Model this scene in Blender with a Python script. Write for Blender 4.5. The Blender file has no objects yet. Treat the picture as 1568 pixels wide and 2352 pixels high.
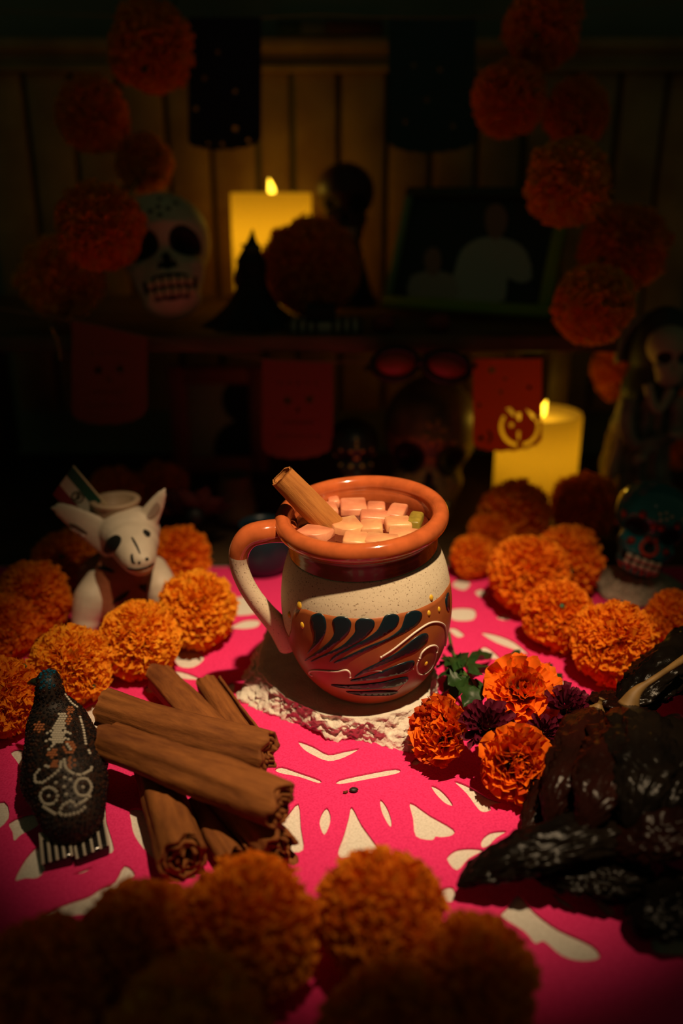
import bpy, bmesh, math, random
from math import sin, cos, pi, radians, tan, sqrt, atan2, exp
from mathutils import Vector, Matrix, noise, geometry, Quaternion
from mathutils.bvhtree import BVHTree

random.seed(7)
S = bpy.context.scene
COL = S.collection

# ------------------------------------------------------------------ camera
PITCH = radians(20.5)
CAMZ = 0.30
FPX = 2000.0
cam_d = bpy.data.cameras.new('camera')
cam_d.sensor_fit = 'VERTICAL'
cam_d.sensor_height = 36.0
cam_d.sensor_width = 24.0
cam_d.lens = FPX / 2352 * 36.0
cam_d.clip_start = 0.01
cam_d.dof.use_dof = True
cam_d.dof.focus_distance = 0.478
cam_d.dof.aperture_fstop = 3.0
cam = bpy.data.objects.new('camera', cam_d)
cam.location = (0, 0, CAMZ)
cam.rotation_euler = (pi / 2 - PITCH, 0, 0)
COL.objects.link(cam)
S.camera = cam

# ------------------------------------------------------------------ world, lights, exposure
W = bpy.data.worlds.new('world')
S.world = W
W.use_nodes = True
W.node_tree.nodes['Background'].inputs[0].default_value = (0.70, 0.92, 0.46, 1)
W.node_tree.nodes['Background'].inputs[1].default_value = 0.020
S.view_settings.view_transform = 'Standard'
S.view_settings.look = 'None'
S.view_settings.gamma = 1.0
S.view_settings.exposure = 0.0
S.view_settings.use_curve_mapping = False

def spot(name, loc, target, energy, size, blend, radius, color):
    l = bpy.data.lights.new(name, 'SPOT')
    l.energy = energy; l.spot_size = radians(size); l.spot_blend = blend
    l.shadow_soft_size = radius; l.color = color
    o = bpy.data.objects.new(name, l)
    o.location = loc
    o.rotation_euler = (Vector(target) - Vector(loc)).to_track_quat('-Z', 'Y').to_euler()
    COL.objects.link(o)
    return o
spot('hand_lamp', (0.130, 0.16, 0.86), (0.016, 0.487, 0.0), 44.0, 32.5, 1.0, 0.010, (1.0, 0.70, 0.40))

# ------------------------------------------------------------------ helpers
FWD = Vector((0, cos(PITCH), -sin(PITCH)))
UP = Vector((0, sin(PITCH), cos(PITCH)))
RT = Vector((1, 0, 0))
CAM = Vector((0, 0, CAMZ))

def ray(px, py):
    return FWD + RT * ((px - 784) / FPX) - UP * ((py - 1176) / FPX)
def at(px, py, Y):
    d = ray(px, py)
    return CAM + d * (Y / d.y)
def gz(px, py, z=0.0):
    d = ray(px, py)
    return CAM + d * ((z - CAMZ) / d.z)
def depth(p):
    return (Vector(p) - CAM).dot(FWD)
def px2m(n, p):
    return n * depth(p) / FPX
def topx(p):
    v = Vector(p) - CAM
    t = v.dot(FWD)
    return (784 + v.x / t * FPX, 1176 - v.dot(UP) / t * FPX)

def mat(name, color, rough=0.6, spec=0.5, bump=0.0, bscale=300.0, var=0.0, vscale=60.0, color2=None,
        trans=0.0, emit=None, estr=0.0, translucent=0.0, detail=4.0, attr=None, metal=0.0, coat=0.0, transm=0.0, ior=1.45):
    m = bpy.data.materials.new(name)
    m.use_nodes = True
    nt = m.node_tree
    b = nt.nodes['Principled BSDF']
    b.inputs['Base Color'].default_value = (*color, 1)
    b.inputs['Roughness'].default_value = rough
    b.inputs['Specular IOR Level'].default_value = spec
    b.inputs['Metallic'].default_value = metal
    b.inputs['Coat Weight'].default_value = coat
    b.inputs['Coat Roughness'].default_value = 0.06
    b.inputs['Transmission Weight'].default_value = transm
    b.inputs['IOR'].default_value = ior
    tc = nt.nodes.new('ShaderNodeTexCoord')
    src = None
    if attr:
        a = nt.nodes.new('ShaderNodeAttribute')
        a.attribute_name = attr
        src = a.outputs['Color']
        nt.links.new(src, b.inputs['Base Color'])
    if var > 0 or color2:
        n = nt.nodes.new('ShaderNodeTexNoise')
        n.inputs['Scale'].default_value = vscale
        n.inputs['Detail'].default_value = detail
        nt.links.new(tc.outputs['Object'], n.inputs['Vector'])
        r = nt.nodes.new('ShaderNodeValToRGB')
        r.color_ramp.elements[0].position = 0.35
        r.color_ramp.elements[1].position = 0.65
        c2 = color2 if color2 else tuple(c * (1 - var) for c in color)
        r.color_ramp.elements[0].color = (*c2, 1)
        r.color_ramp.elements[1].color = (*color, 1)
        nt.links.new(n.outputs['Fac'], r.inputs['Fac'])
        src = r.outputs['Color']
        nt.links.new(src, b.inputs['Base Color'])
    if bump > 0:
        n2 = nt.nodes.new('ShaderNodeTexNoise')
        n2.inputs['Scale'].default_value = bscale
        n2.inputs['Detail'].default_value = 5
        nt.links.new(tc.outputs['Object'], n2.inputs['Vector'])
        bp = nt.nodes.new('ShaderNodeBump')
        bp.inputs['Strength'].default_value = bump
        bp.inputs['Distance'].default_value = 0.001
        nt.links.new(n2.outputs['Fac'], bp.inputs['Height'])
        nt.links.new(bp.outputs['Normal'], b.inputs['Normal'])
    if emit:
        b.inputs['Emission Color'].default_value = (*emit, 1)
        b.inputs['Emission Strength'].default_value = estr
    if translucent > 0:
        t = nt.nodes.new('ShaderNodeBsdfTranslucent')
        t.inputs['Color'].default_value = (*color, 1)
        if src: nt.links.new(src, t.inputs['Color'])
        mx = nt.nodes.new('ShaderNodeMixShader')
        mx.inputs[0].default_value = translucent
        nt.links.new(b.outputs[0], mx.inputs[1])
        nt.links.new(t.outputs[0], mx.inputs[2])
        nt.links.new(mx.outputs[0], nt.nodes['Material Output'].inputs['Surface'])
    return m

def obj(name, verts, faces, m=None, parent=None, origin=None, smooth=True, mats=None, fmat=None):
    me = bpy.data.meshes.new(name)
    o0 = Vector(origin) if origin is not None else Vector((0, 0, 0))
    me.from_pydata([tuple(Vector(v) - o0) for v in verts], [], [tuple(f) for f in faces])
    if mats:
        for k in mats: me.materials.append(k)
        if fmat: me.polygons.foreach_set('material_index', fmat)
    elif m: me.materials.append(m)
    if smooth: me.polygons.foreach_set('use_smooth', [True] * len(me.polygons))
    me.update()
    o = bpy.data.objects.new(name, me)
    COL.objects.link(o)
    if parent is not None: o.parent = parent
    elif origin is not None: o.location = o0
    return o
def fromme(name, me, m=None, parent=None, loc=None):
    if m is not None and not me.materials: me.materials.append(m)
    o = bpy.data.objects.new(name, me)
    COL.objects.link(o)
    if parent is not None: o.parent = parent
    if loc is not None: o.location = loc
    return o
def tag(o, label, cat, group=None, kind=None):
    o['label'] = label; o['category'] = cat
    if group: o['group'] = group
    if kind: o['kind'] = kind
    return o
def thing(name, loc, label, cat, group=None, rot=(0, 0, 0)):
    o = bpy.data.objects.new(name, None)
    o.empty_display_size = 0.01
    o.location = loc; o.rotation_euler = rot
    COL.objects.link(o)
    return tag(o, label, cat, group)

def box_vf(c, h, R=None):
    c = Vector(c)
    vs = []
    for sx in (-1, 1):
        for sy in (-1, 1):
            for sz in (-1, 1):
                v = Vector((sx * h[0], sy * h[1], sz * h[2]))
                vs.append(c + (R @ v if R else v))
    fs = [(0, 1, 3, 2), (4, 6, 7, 5), (0, 4, 5, 1), (2, 3, 7, 6), (0, 2, 6, 4), (1, 5, 7, 3)]
    return vs, fs
def bevelled(verts, faces, off, seg=2):
    bm = bmesh.new()
    bv = [bm.verts.new(v) for v in verts]
    for f in faces: bm.faces.new([bv[i] for i in f])
    bmesh.ops.recalc_face_normals(bm, faces=bm.faces)
    bmesh.ops.bevel(bm, geom=list(bm.edges), offset=off, segments=seg, profile=0.5, affect='EDGES')
    bm.verts.ensure_lookup_table()
    for i, v in enumerate(bm.verts): v.index = i
    vs = [v.co.copy() for v in bm.verts]
    fs = [[v.index for v in f.verts] for f in bm.faces]
    bm.free()
    return vs, fs
def rbox(c, h, off=0.001, R=None, seg=2):
    v, f = box_vf(c, h, R)
    return bevelled(v, f, off, seg)
def lathe_vf(prof, n=64, closed_ends=True, c=(0, 0, 0)):
    vs, fs = [], []
    c = Vector(c)
    m = len(prof)
    for (r, z) in prof:
        for k in range(n):
            a = 2 * pi * k / n
            vs.append(c + Vector((r * cos(a), r * sin(a), z)))
    for i in range(m - 1):
        for k in range(n):
            k2 = (k + 1) % n
            fs.append((i * n + k, i * n + k2, (i + 1) * n + k2, (i + 1) * n + k))
    if closed_ends:
        fs.append(tuple(range(n - 1, -1, -1)))
        fs.append(tuple((m - 1) * n + k for k in range(n)))
    return vs, fs
def catmull(pts, n):
    pts = [Vector(p) for p in pts]
    P = [pts[0] * 2 - pts[1]] + pts + [pts[-1] * 2 - pts[-2]]
    out = []
    segs = len(pts) - 1
    for i in range(n + 1):
        u = i / n * segs
        k = min(int(u), segs - 1)
        t = u - k
        a, b, c, d = P[k:k + 4]
        out.append(0.5 * ((2 * b) + (c - a) * t + (2 * a - 5 * b + 4 * c - d) * t * t + (3 * b - a - 3 * c + d) * t ** 3))
    return out
def lerp_list(L, u):
    x = u * (len(L) - 1)
    k = min(int(x), len(L) - 2)
    return L[k] + (L[k + 1] - L[k]) * (x - k)
def frames(path, up=None):
    T = []
    n = len(path)
    for i in range(n):
        a = path[max(i - 1, 0)]; b = path[min(i + 1, n - 1)]
        T.append((b - a).normalized())
    ref = up if up is not None else Vector((0, 0, 1))
    if abs(T[0].dot(ref)) > 0.95: ref = Vector((1, 0, 0))
    N = [(ref - T[0] * ref.dot(T[0])).normalized()]
    for i in range(1, n):
        v = N[-1] - T[i] * N[-1].dot(T[i])
        N.append(v.normalized())
    B = [T[i].cross(N[i]) for i in range(n)]
    return T, N, B
def tube_vf(path, radii, n=12, caps=True, flat=1.0, up=None):
    T, N, B = frames(path, up)
    vs, fs = [], []
    m = len(path)
    for i in range(m):
        r = lerp_list(radii, i / (m - 1)) if isinstance(radii, (list, tuple)) else radii
        for k in range(n):
            a = 2 * pi * k / n
            vs.append(path[i] + N[i] * (r * flat * cos(a)) + B[i] * (r * sin(a)))
    for i in range(m - 1):
        for k in range(n):
            k2 = (k + 1) % n
            fs.append((i * n + k, i * n + k2, (i + 1) * n + k2, (i + 1) * n + k))
    if caps:
        fs.append(tuple(range(n - 1, -1, -1)))
        fs.append(tuple((m - 1) * n + k for k in range(n)))
    return vs, fs
def sphere_vf(c=(0, 0, 0), r=(1, 1, 1), nu=20, nv=12, R=None):
    c = Vector(c)
    vs, fs = [], []
    for j in range(1, nv):
        th = pi * j / nv
        for i in range(nu):
            ph = 2 * pi * i / nu
            v = Vector((r[0] * sin(th) * cos(ph), r[1] * sin(th) * sin(ph), r[2] * cos(th)))
            vs.append(c + (R @ v if R else v))
    for j in range(nv - 2):
        for i in range(nu):
            i2 = (i + 1) % nu
            fs.append((j * nu + i, (j + 1) * nu + i, (j + 1) * nu + i2, j * nu + i2))
    t = len(vs); v = Vector((0, 0, r[2])); vs.append(c + (R @ v if R else v))
    b = len(vs); vs.append(c - (R @ v if R else v))
    for i in range(nu):
        i2 = (i + 1) % nu
        fs.append((t, i, i2)); fs.append((b, (nv - 2) * nu + i2, (nv - 2) * nu + i))
    return vs, fs
def merge(*vfs):
    V, F = [], []
    for v, f in vfs:
        o = len(V)
        V += list(v); F += [[i + o for i in q] for q in f]
    return V, F
def evaluated(o):
    dg = bpy.context.evaluated_depsgraph_get()
    me = bpy.data.meshes.new_from_object(o.evaluated_get(dg))
    return me
def blend_vf(parts, voxel=0.0012, smooth=6):
    """union of ellipsoids / hulls grown into one skin"""
    V, F = merge(*parts)
    o = obj('temp', V, F)
    r = o.modifiers.new('r', 'REMESH'); r.mode = 'VOXEL'; r.voxel_size = voxel
    s = o.modifiers.new('s', 'SMOOTH'); s.iterations = smooth; s.factor = 0.5
    me = evaluated(o)
    vs = [v.co.copy() for v in me.vertices]
    fs = [list(p.vertices) for p in me.polygons]
    bpy.data.objects.remove(o, do_unlink=True)
    bpy.data.meshes.remove(me)
    return vs, fs
def chain(pts, radii, n=10, nu=14, nv=9):
    path = catmull(pts, n)
    return merge(*[sphere_vf(p, (lerp_list(radii, i / n),) * 3, nu, nv) for i, p in enumerate(path)])
def sheet_vf(outer, holes, thick):
    cu = bpy.data.curves.new('temp', 'CURVE')
    cu.dimensions = '2D'; cu.fill_mode = 'BOTH'; cu.extrude = thick / 2
    for L in [outer] + list(holes):
        sp = cu.splines.new('POLY')
        sp.points.add(len(L) - 1)
        for i, p in enumerate(L): sp.points[i].co = (p[0], p[1], 0, 1)
        sp.use_cyclic_u = True
    o = bpy.data.objects.new('temp', cu)
    COL.objects.link(o)
    me = evaluated(o)
    vs = [v.co.copy() for v in me.vertices]
    fs = [list(p.vertices) for p in me.polygons]
    bpy.data.objects.remove(o, do_unlink=True)
    bpy.data.curves.remove(cu); bpy.data.meshes.remove(me)
    return vs, fs
def bvh_of(vs, fs):
    return BVHTree.FromPolygons([Vector(v) for v in vs], [tuple(f) for f in fs])
def smooth_loop(pts, n=4):
    P = [Vector((p[0], p[1], 0)) for p in pts]
    out = []
    m = len(P)
    for i in range(m):
        a, b, c, d = P[i - 1], P[i], P[(i + 1) % m], P[(i + 2) % m]
        for k in range(n):
            t = k / n
            q = 0.5 * ((2 * b) + (c - a) * t + (2 * a - 5 * b + 4 * c - d) * t * t + (3 * b - a - 3 * c + d) * t ** 3)
            out.append((q.x, q.y))
    return out
def inside(p, poly):
    x, y = p; c = False
    j = len(poly) - 1
    for i in range(len(poly)):
        xi, yi = poly[i]; xj, yj = poly[j]
        if (yi > y) != (yj > y) and x < (xj - xi) * (y - yi) / (yj - yi) + xi: c = not c
        j = i
    return c
def on_surface(poly, cast, thick, grid):
    """flat outline laid onto a curved surface as a thin raised patch; cast(x, y) -> (point, normal)"""
    n = len(poly)
    pts = [Vector(p) for p in poly]
    x0 = min(p[0] for p in poly); x1 = max(p[0] for p in poly)
    y0 = min(p[1] for p in poly); y1 = max(p[1] for p in poly)
    y = y0
    while y < y1:
        x = x0
        while x < x1:
            if inside((x, y), poly) and min((Vector((x, y)) - p).length for p in pts[:n]) > grid * 0.6:
                pts.append(Vector((x, y)))
            x += grid
        y += grid
    r = geometry.delaunay_2d_cdt(pts, [], [list(range(n))], 1, 1e-6)
    v2, tris = r[0], r[2]
    top, bot, ok = [], [], []
    last = None
    for v in v2:
        h = cast(v[0], v[1])
        if h is None: h = last
        if h is None: h = (Vector((0, 0, 0)), Vector((0, 0, 1))); ok.append(False)
        else: ok.append(True); last = h
        top.append(h[0] + h[1] * thick); bot.append(h[0] - h[1] * thick * 0.6)
    vs = top + bot
    m = len(top)
    fs = []
    ec = {}
    for t in tris:
        if not all(ok[i] for i in t): continue
        fs.append(list(t))
        for i in range(len(t)):
            a, b = t[i], t[(i + 1) % len(t)]
            ec[(a, b)] = 1
    for (a, b) in list(ec):
        if (b, a) not in ec: fs.append([b, a, a + m, b + m])
    return vs, fs
def nz(p, s):
    return noise.noise(Vector(p) * s)
def convex(pts):
    bm = bmesh.new()
    for p in pts: bm.verts.new(p)
    r = bmesh.ops.convex_hull(bm, input=bm.verts)
    dead = [g for g in r['geom_interior'] + r['geom_unused'] if isinstance(g, bmesh.types.BMVert) and g.is_valid]
    if dead: bmesh.ops.delete(bm, geom=list(set(dead)), context='VERTS')
    for i, v in enumerate(bm.verts): v.index = i
    vs = [v.co.copy() for v in bm.verts]; fs = [[v.index for v in f.verts] for f in bm.faces]
    bm.free()
    return vs, fs
# ------------------------------------------------------------------ setting
wood_dark = mat('dark_wood', (0.09, 0.05, 0.022), 0.55, var=0.5, vscale=25, bump=0.15, bscale=60)
plank_m = mat('plank_wood', (0.42, 0.24, 0.09), 0.5, color2=(0.28, 0.14, 0.05), vscale=18, bump=0.2, bscale=80)
wall_m = mat('wall_paint', (0.20, 0.21, 0.15), 0.8, var=0.3, vscale=6)
floor_m = mat('floor_boards', (0.05, 0.035, 0.025), 0.6, var=0.4, vscale=9)
WALLY = 1.06
v, f = rbox((0, WALLY + 0.03, 0.30), (1.3, 0.02, 1.05), 0.002)
wall = obj('wall_back', v, f, wall_m); wall['kind'] = 'structure'
v, f = rbox((0, 0.3, -0.76), (1.4, 1.1, 0.01), 0.002)
flo = obj('floor', v, f, floor_m); flo['kind'] = 'structure'

# panelled boards behind the shelf: boards are parts of the wall
edges = [-40, 70, 175, 280, 385, 485, 592, 672, 778, 888, 990, 1095, 1200, 1305, 1410, 1515, 1620]
zt = at(700, 168, WALLY).z
for i in range(len(edges) - 1):
    xa = at(edges[i], 300, WALLY).x + 0.003; xb = at(edges[i + 1], 300, WALLY).x - 0.003
    v, f = rbox(((xa + xb) / 2, WALLY, zt / 2 + 0.02), ((xb - xa) / 2, 0.008 + 0.0015 * (i % 3), zt / 2 - 0.02), 0.002)
    obj('plank', v, f, plank_m, parent=wall)
z2 = at(700, 92, WALLY).z
x0, x1 = at(-60, 100, WALLY).x, at(1640, 100, WALLY).x
v, f = merge(rbox((0, WALLY - 0.002, (zt + z2) / 2), ((x1 - x0) / 2, 0.008, (z2 - zt) / 2 - 0.001), 0.002),
             rbox((0, WALLY - 0.008, zt + 0.003), ((x1 - x0) / 2, 0.010, 0.003), 0.001),
             rbox((0, WALLY - 0.008, z2 - 0.006), ((x1 - x0) / 2, 0.012, 0.006), 0.002))
tr = obj('trim_1', v, f, plank_m); tr['kind'] = 'structure'

# table
tb = thing('altar_table', (0, 0.56, -0.75), 'dark wooden table under the pink and white cloth', 'table')
og = (0, 0.56, -0.75)
v, f = rbox((0, 0.56, -0.014), (0.50, 0.46, 0.010), 0.002)
obj('tabletop', v, f, wood_dark, tb, og)
for sx in (-1, 1):
    for sy in (-1, 1):
        v, f = rbox((sx * 0.46, 0.56 + sy * 0.42, -0.387), (0.022, 0.022, 0.363), 0.003)
        obj('leg', v, f, wood_dark, tb, og)

# white undercloth
def fabric(name, color, dark):
    m = mat(name, color, 0.9, spec=0.2)
    nt = m.node_tree; b = nt.nodes['Principled BSDF']
    tc = nt.nodes.new('ShaderNodeTexCoord')
    w = nt.nodes.new('ShaderNodeTexNoise'); w.inputs['Scale'].default_value = 900; w.inputs['Detail'].default_value = 2
    nt.links.new(tc.outputs['Object'], w.inputs['Vector'])
    r = nt.nodes.new('ShaderNodeValToRGB')
    r.color_ramp.elements[0].color = (*dark, 1); r.color_ramp.elements[1].color = (*color, 1)
    r.color_ramp.elements[0].position = 0.3; r.color_ramp.elements[1].position = 0.6
    nt.links.new(w.outputs['Fac'], r.inputs['Fac']); nt.links.new(r.outputs['Color'], b.inputs['Base Color'])
    bp = nt.nodes.new('ShaderNodeBump'); bp.inputs['Strength'].default_value = 0.5; bp.inputs['Distance'].default_value = 0.0006
    nt.links.new(w.outputs['Fac'], bp.inputs['Height']); nt.links.new(bp.outputs['Normal'], b.inputs['Normal'])
    return m
white_cloth = fabric('white_cloth', (0.78, 0.74, 0.66), (0.62, 0.58, 0.50))
pink_cloth = fabric('pink_cloth', (0.86, 0.040, 0.20), (0.70, 0.022, 0.14))
V, F = [], []
nx, ny = 60, 56
for j in range(ny + 1):
    for i in range(nx + 1):
        x = -0.51 + 1.02 * i / nx; y = 0.09 + 0.585 * j / ny
        V.append((x, y, -0.0012 + 0.0004 * nz((x, y, 0), 14)))
for j in range(ny):
    for i in range(nx):
        a = j * (nx + 1) + i
        F.append((a, a + 1, a + nx + 2, a + nx + 1))
o = obj('tablecloth', V, F, white_cloth)
md = o.modifiers.new('thick', 'SOLIDIFY'); md.thickness = 0.0008; md.offset = -1
tag(o, 'white woven tablecloth lying under the pink cut-out cloth', 'tablecloth')

# pink cut-out cloth: the white shapes are holes in it
def crop(pts, x0, y0, s): return [(x0 + s * a, y0 + s * b) for a, b in pts]
HC = []
A = lambda *p: HC.append(crop(p, 540, 1640, 0.4464))
A((325,140),(400,165),(478,205),(560,190),(640,178),(560,225),(478,243),(400,212),(350,180))
A((205,285),(240,270),(330,300),(435,338),(428,357),(330,325),(230,305))
A((535,338),(680,305),(825,280),(840,305),(690,335),(535,362))
A((470,482),(490,520),(485,570),(458,622),(435,570),(442,520))
A((600,478),(650,570),(708,650),(735,700),(700,745),(660,735),(630,760),(590,735),(545,740),(530,705),(560,620),(585,530))
A((748,440),(780,480),(803,545),(798,582),(765,530),(748,480))
A((900,455),(1000,520),(1120,590),(1115,625),(1060,635),(1030,632),(1010,650),(930,630),(915,540))
A((1008,368),(1050,385),(1095,430),(1120,472),(1080,460),(1030,410))
A((1125,345),(1200,370),(1300,430),(1375,455),(1315,470),(1315,495),(1280,505),(1250,490),(1190,410))
A((325,460),(338,580),(350,700),(270,705),(258,640),(200,600),(270,520))
A((1090,750),(1110,715),(1150,695),(1220,690),(1275,702),(1200,745),(1140,805))
A((1268,685),(1270,645),(1310,610),(1370,600),(1395,605),(1340,640),(1300,680))
A((925,230),(942,238),(950,248),(935,262),(915,262),(906,250))
A = lambda *p: HC.append(crop(p, 0, 1500, 0.4847))
A((50,468),(118,460),(130,560),(108,600),(90,530))
A((45,800),(150,760),(200,790),(165,830),(100,862),(68,890),(60,850))
A((70,1075),(120,975),(190,905),(270,890),(225,1010),(180,1065),(120,1068))
A((620,740),(700,750),(730,800),(745,900),(757,990),(700,950),(640,870),(622,800))
A((390,280),(470,235),(520,300),(515,420),(510,510),(455,515),(440,400))
A((220,1225),(330,1180),(420,1150),(480,1110),(545,1080),(590,1005),(640,1050),(590,1090),(500,1170),(400,1238),(230,1240))
A((340,1050),(440,1012),(400,1040))
A((480,760),(500,725),(505,800),(540,930),(500,945),(488,860))
A((690,158),(740,140),(760,175),(700,190))
A((800,85),(860,85),(940,115),(930,127),(850,118))
A((1085,145),(1112,150),(1092,235),(1062,205))
A = lambda *p: HC.append(list(p))
A((400,1500),(440,1490),(470,1510),(445,1533),(410,1530))
A((525,1382),(560,1368),(600,1395),(585,1410),(535,1412))
A((530,1440),(560,1424),(595,1424),(590,1440),(555,1445))
A((1038,1345),(1052,1330),(1080,1338),(1066,1356))
A((1034,1400),(1060,1395),(1090,1400),(1086,1424),(1040,1424))
A((1030,1445),(1045,1442),(1066,1458),(1050,1464))
A((1104,1453),(1138,1457),(1181,1474),(1215,1504),(1194,1497),(1138,1476))
A((1109,1485),(1126,1491),(1147,1512),(1121,1512),(1100,1502))
A((1045,1449),(1066,1459),(1049,1463))
HC.pop()
A((1090,1360),(1105,1352),(1120,1364),(1104,1372))
A((1140,1420),(1152,1410),(1176,1418),(1166,1426))
A((1262,1548),(1282,1552),(1300,1576),(1276,1580))
A = lambda *p: HC.append(crop(p, 784, 1900, 0.5))
A((735,410),(760,370),(810,310),(850,350),(900,400),(1000,470),(1150,540),(1185,600),(1100,615),(1010,590),(930,525),(890,535),(840,480))
A((1060,235),(1120,225),(1180,280),(1250,370),(1255,400),(1210,400),(1140,310))
A((965,305),(1010,325),(1075,375),(1020,360))
A((440,295),(480,275),(515,280),(520,330),(495,345),(460,325))
A((1425,480),(1480,440),(1560,425),(1640,470),(1600,580),(1450,580),(1420,530))
A((1560,140),(1600,100),(1680,160),(1640,210))
A = lambda *p: HC.append(list(p))
A((-60,1640),(-10,1600),(8,1640),(-20,1690)); A((-40,1860),(10,1840),(20,1880),(-20,1910))
holes = []
for h in HC:
    holes.append([(gz(x, y).x, gz(x, y).y) for x, y in smooth_loop(h, 3)])
# unseen stretches of the cloth carry on with the same leaf cuts
for (cx, cy) in ((-0.36, 0.58), (-0.40, 0.44), (-0.36, 0.30), (0.36, 0.34), (0.42, 0.48), (0.36, 0.60), (-0.2, 0.20), (0.0, 0.18), (0.2, 0.20), (-0.15, 0.62)):
    for k in range(6):
        a = k * pi / 3
        L = []
        for (u, w) in ((0.012, 0), (0.020, 0.005), (0.034, 0.004), (0.044, 0), (0.034, -0.004), (0.020, -0.005)):
            L.append((cx + u * cos(a) - w * sin(a), cy + u * sin(a) + w * cos(a)))
        holes.append(smooth_loop(L, 2))
outer = [(-0.47, 0.13), (0.47, 0.13), (0.47, 0.67), (-0.47, 0.67)]
v, f = sheet_vf(outer, holes, 0.0010)
v = [Vector((p[0], p[1], p[2] - 0.0003)) for p in v]
o = obj('cutout_cloth', v, f, pink_cloth, smooth=False)
tag(o, 'bright pink cloth with white leaf-shaped cutouts over the table', 'tablecloth')

# raised shelf at the back
SZ = 0.182; SY = 0.74
sh = thing('altar_shelf', (0, 0.86, 0), 'dark wooden raised shelf holding the skull and photo at the back', 'shelf')
og = (0, 0.86, 0)
xl, xr = -0.42, at(1420, 790, SY).x
v, f = rbox(((xl + xr) / 2, (SY + 1.03) / 2, SZ - 0.007), ((xr - xl) / 2, (1.03 - SY) / 2, 0.007), 0.0015)
obj('shelf_board', v, f, mat('shelf_wood', (0.16, 0.085, 0.035), 0.5, var=0.5, vscale=20), sh, og)
for x in (xl + 0.02, xr - 0.012):
    v, f = rbox((x, 0.95, (SZ - 0.014) / 2), (0.010, 0.07, (SZ - 0.014) / 2), 0.001)
    obj('shelf_leg', v, f, wood_dark, sh, og)

# ------------------------------------------------------------------ stone
TILT = Matrix.Rotation(radians(-3.6), 3, 'Y') @ Matrix.Rotation(radians(5.0), 3, 'X')
BASE = Vector((0.0178, 0.4660, 0.0205))
ZS = 1.158
MS = 1.030      # mug foot on the stone
def top_z(x, y):
    n = TILT @ Vector((0, 0, 1))
    return BASE.z - (n.x * (x - BASE.x) + n.y * (y - BASE.y)) / n.z
topP = [tuple(gz(x, y, .0195).xy) for x, y in ((590, 1528), (652, 1588), (742, 1628), (850, 1640), (982, 1624))] + [(0.057, 0.47), (0.057, 0.530), (0.02, 0.535), (-0.02, 0.532), (-0.05, 0.524)]
botP = [(gz(543,1612).x, gz(543,1612).y), (gz(640,1648).x, gz(640,1648).y), (gz(770,1700).x, gz(770,1700).y), (gz(860,1712).x, gz(860,1712).y), (gz(952,1730).x, gz(952,1730).y), (0.060, 0.465), (0.060, 0.534), (0.02, 0.540), (-0.02, 0.537), (-0.062, 0.520)]
def loop_pts(P, n):
    out = []
    m = len(P)
    for i in range(m):
        a = Vector((*P[i], 0)); b = Vector((*P[(i + 1) % m], 0))
        for k in range(n): out.append(a.lerp(b, k / n))
    return out
n_e = 26
Lt, Lb = loop_pts(topP, n_e), loop_pts(botP, n_e)
N = len(Lt)
cen = Vector((0.006, 0.484, 0))
V, F = [], []
rows = 34
for j in range(rows + 1):
    t = j / rows
    for k in range(N):
        p = Lb[k].lerp(Lt[k], t)
        z = -0.0 + t * top_z(Lt[k].x, Lt[k].y)
        q = Vector((p.x, p.y, z))
        out = Vector((p.x - cen.x, p.y - cen.y, 0)).normalized()
        w = min(1, (1 - t) * 6) if t > 0.8 else 1
        d = 0.0032 * nz(q, 70) + 0.0030 * abs(nz(q + Vector((3, 1, 7)), 170)) + 0.0026 * nz(q + Vector((9, 4, 2)), 330) + 0.0013 * nz(q, 800) - 0.001
        q += out * d * (0.25 + 0.75 * w)
        q.z += (0.0022 * nz(q + Vector((5, 5, 5)), 120)+0.0012*nz(q,420)) * w * (0 if j == 0 else 1)
        if j == 0: q.z = 0.0
        V.append(q)
for j in range(rows):
    for k in range(N):
        k2 = (k + 1) % N
        F.append((j * N + k, j * N + k2, (j + 1) * N + k2, (j + 1) * N + k))
base = rows * N
rings = 14
for r in range(1, rings):
    s = 1 - r / rings
    for k in range(N):
        p = cen.lerp(Vector((V[base + k].x, V[base + k].y, 0)), s)
        V.append(Vector((p.x, p.y, top_z(p.x, p.y) + (0.0006 * nz((p.x, p.y, 0), 90) if s > 0.75 else -0.0001))))
prev = base
for r in range(1, rings):
    cur = (rows + 1) * N + (r - 1) * N
    for k in range(N):
        k2 = (k + 1) % N
        F.append((prev + k, prev + k2, cur + k2, cur + k))
    prev = cur
V.append(Vector((cen.x, cen.y, top_z(cen.x, cen.y)))); ci = len(V) - 1
for k in range(N): F.append((prev + k, prev + (k + 1) % N, ci))
F.append(tuple(range(N - 1, -1, -1)))
stone_m = mat('rough_stone', (0.80, 0.74, 0.64), 0.9, spec=0.2, var=0.18, vscale=90, bump=0.7, bscale=700)
o = obj('stone_slab', V, F, stone_m, origin=(0, 0.46, 0), smooth=True)
tag(o, 'rough broken white stone slab under the painted clay mug', 'stone')

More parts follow.
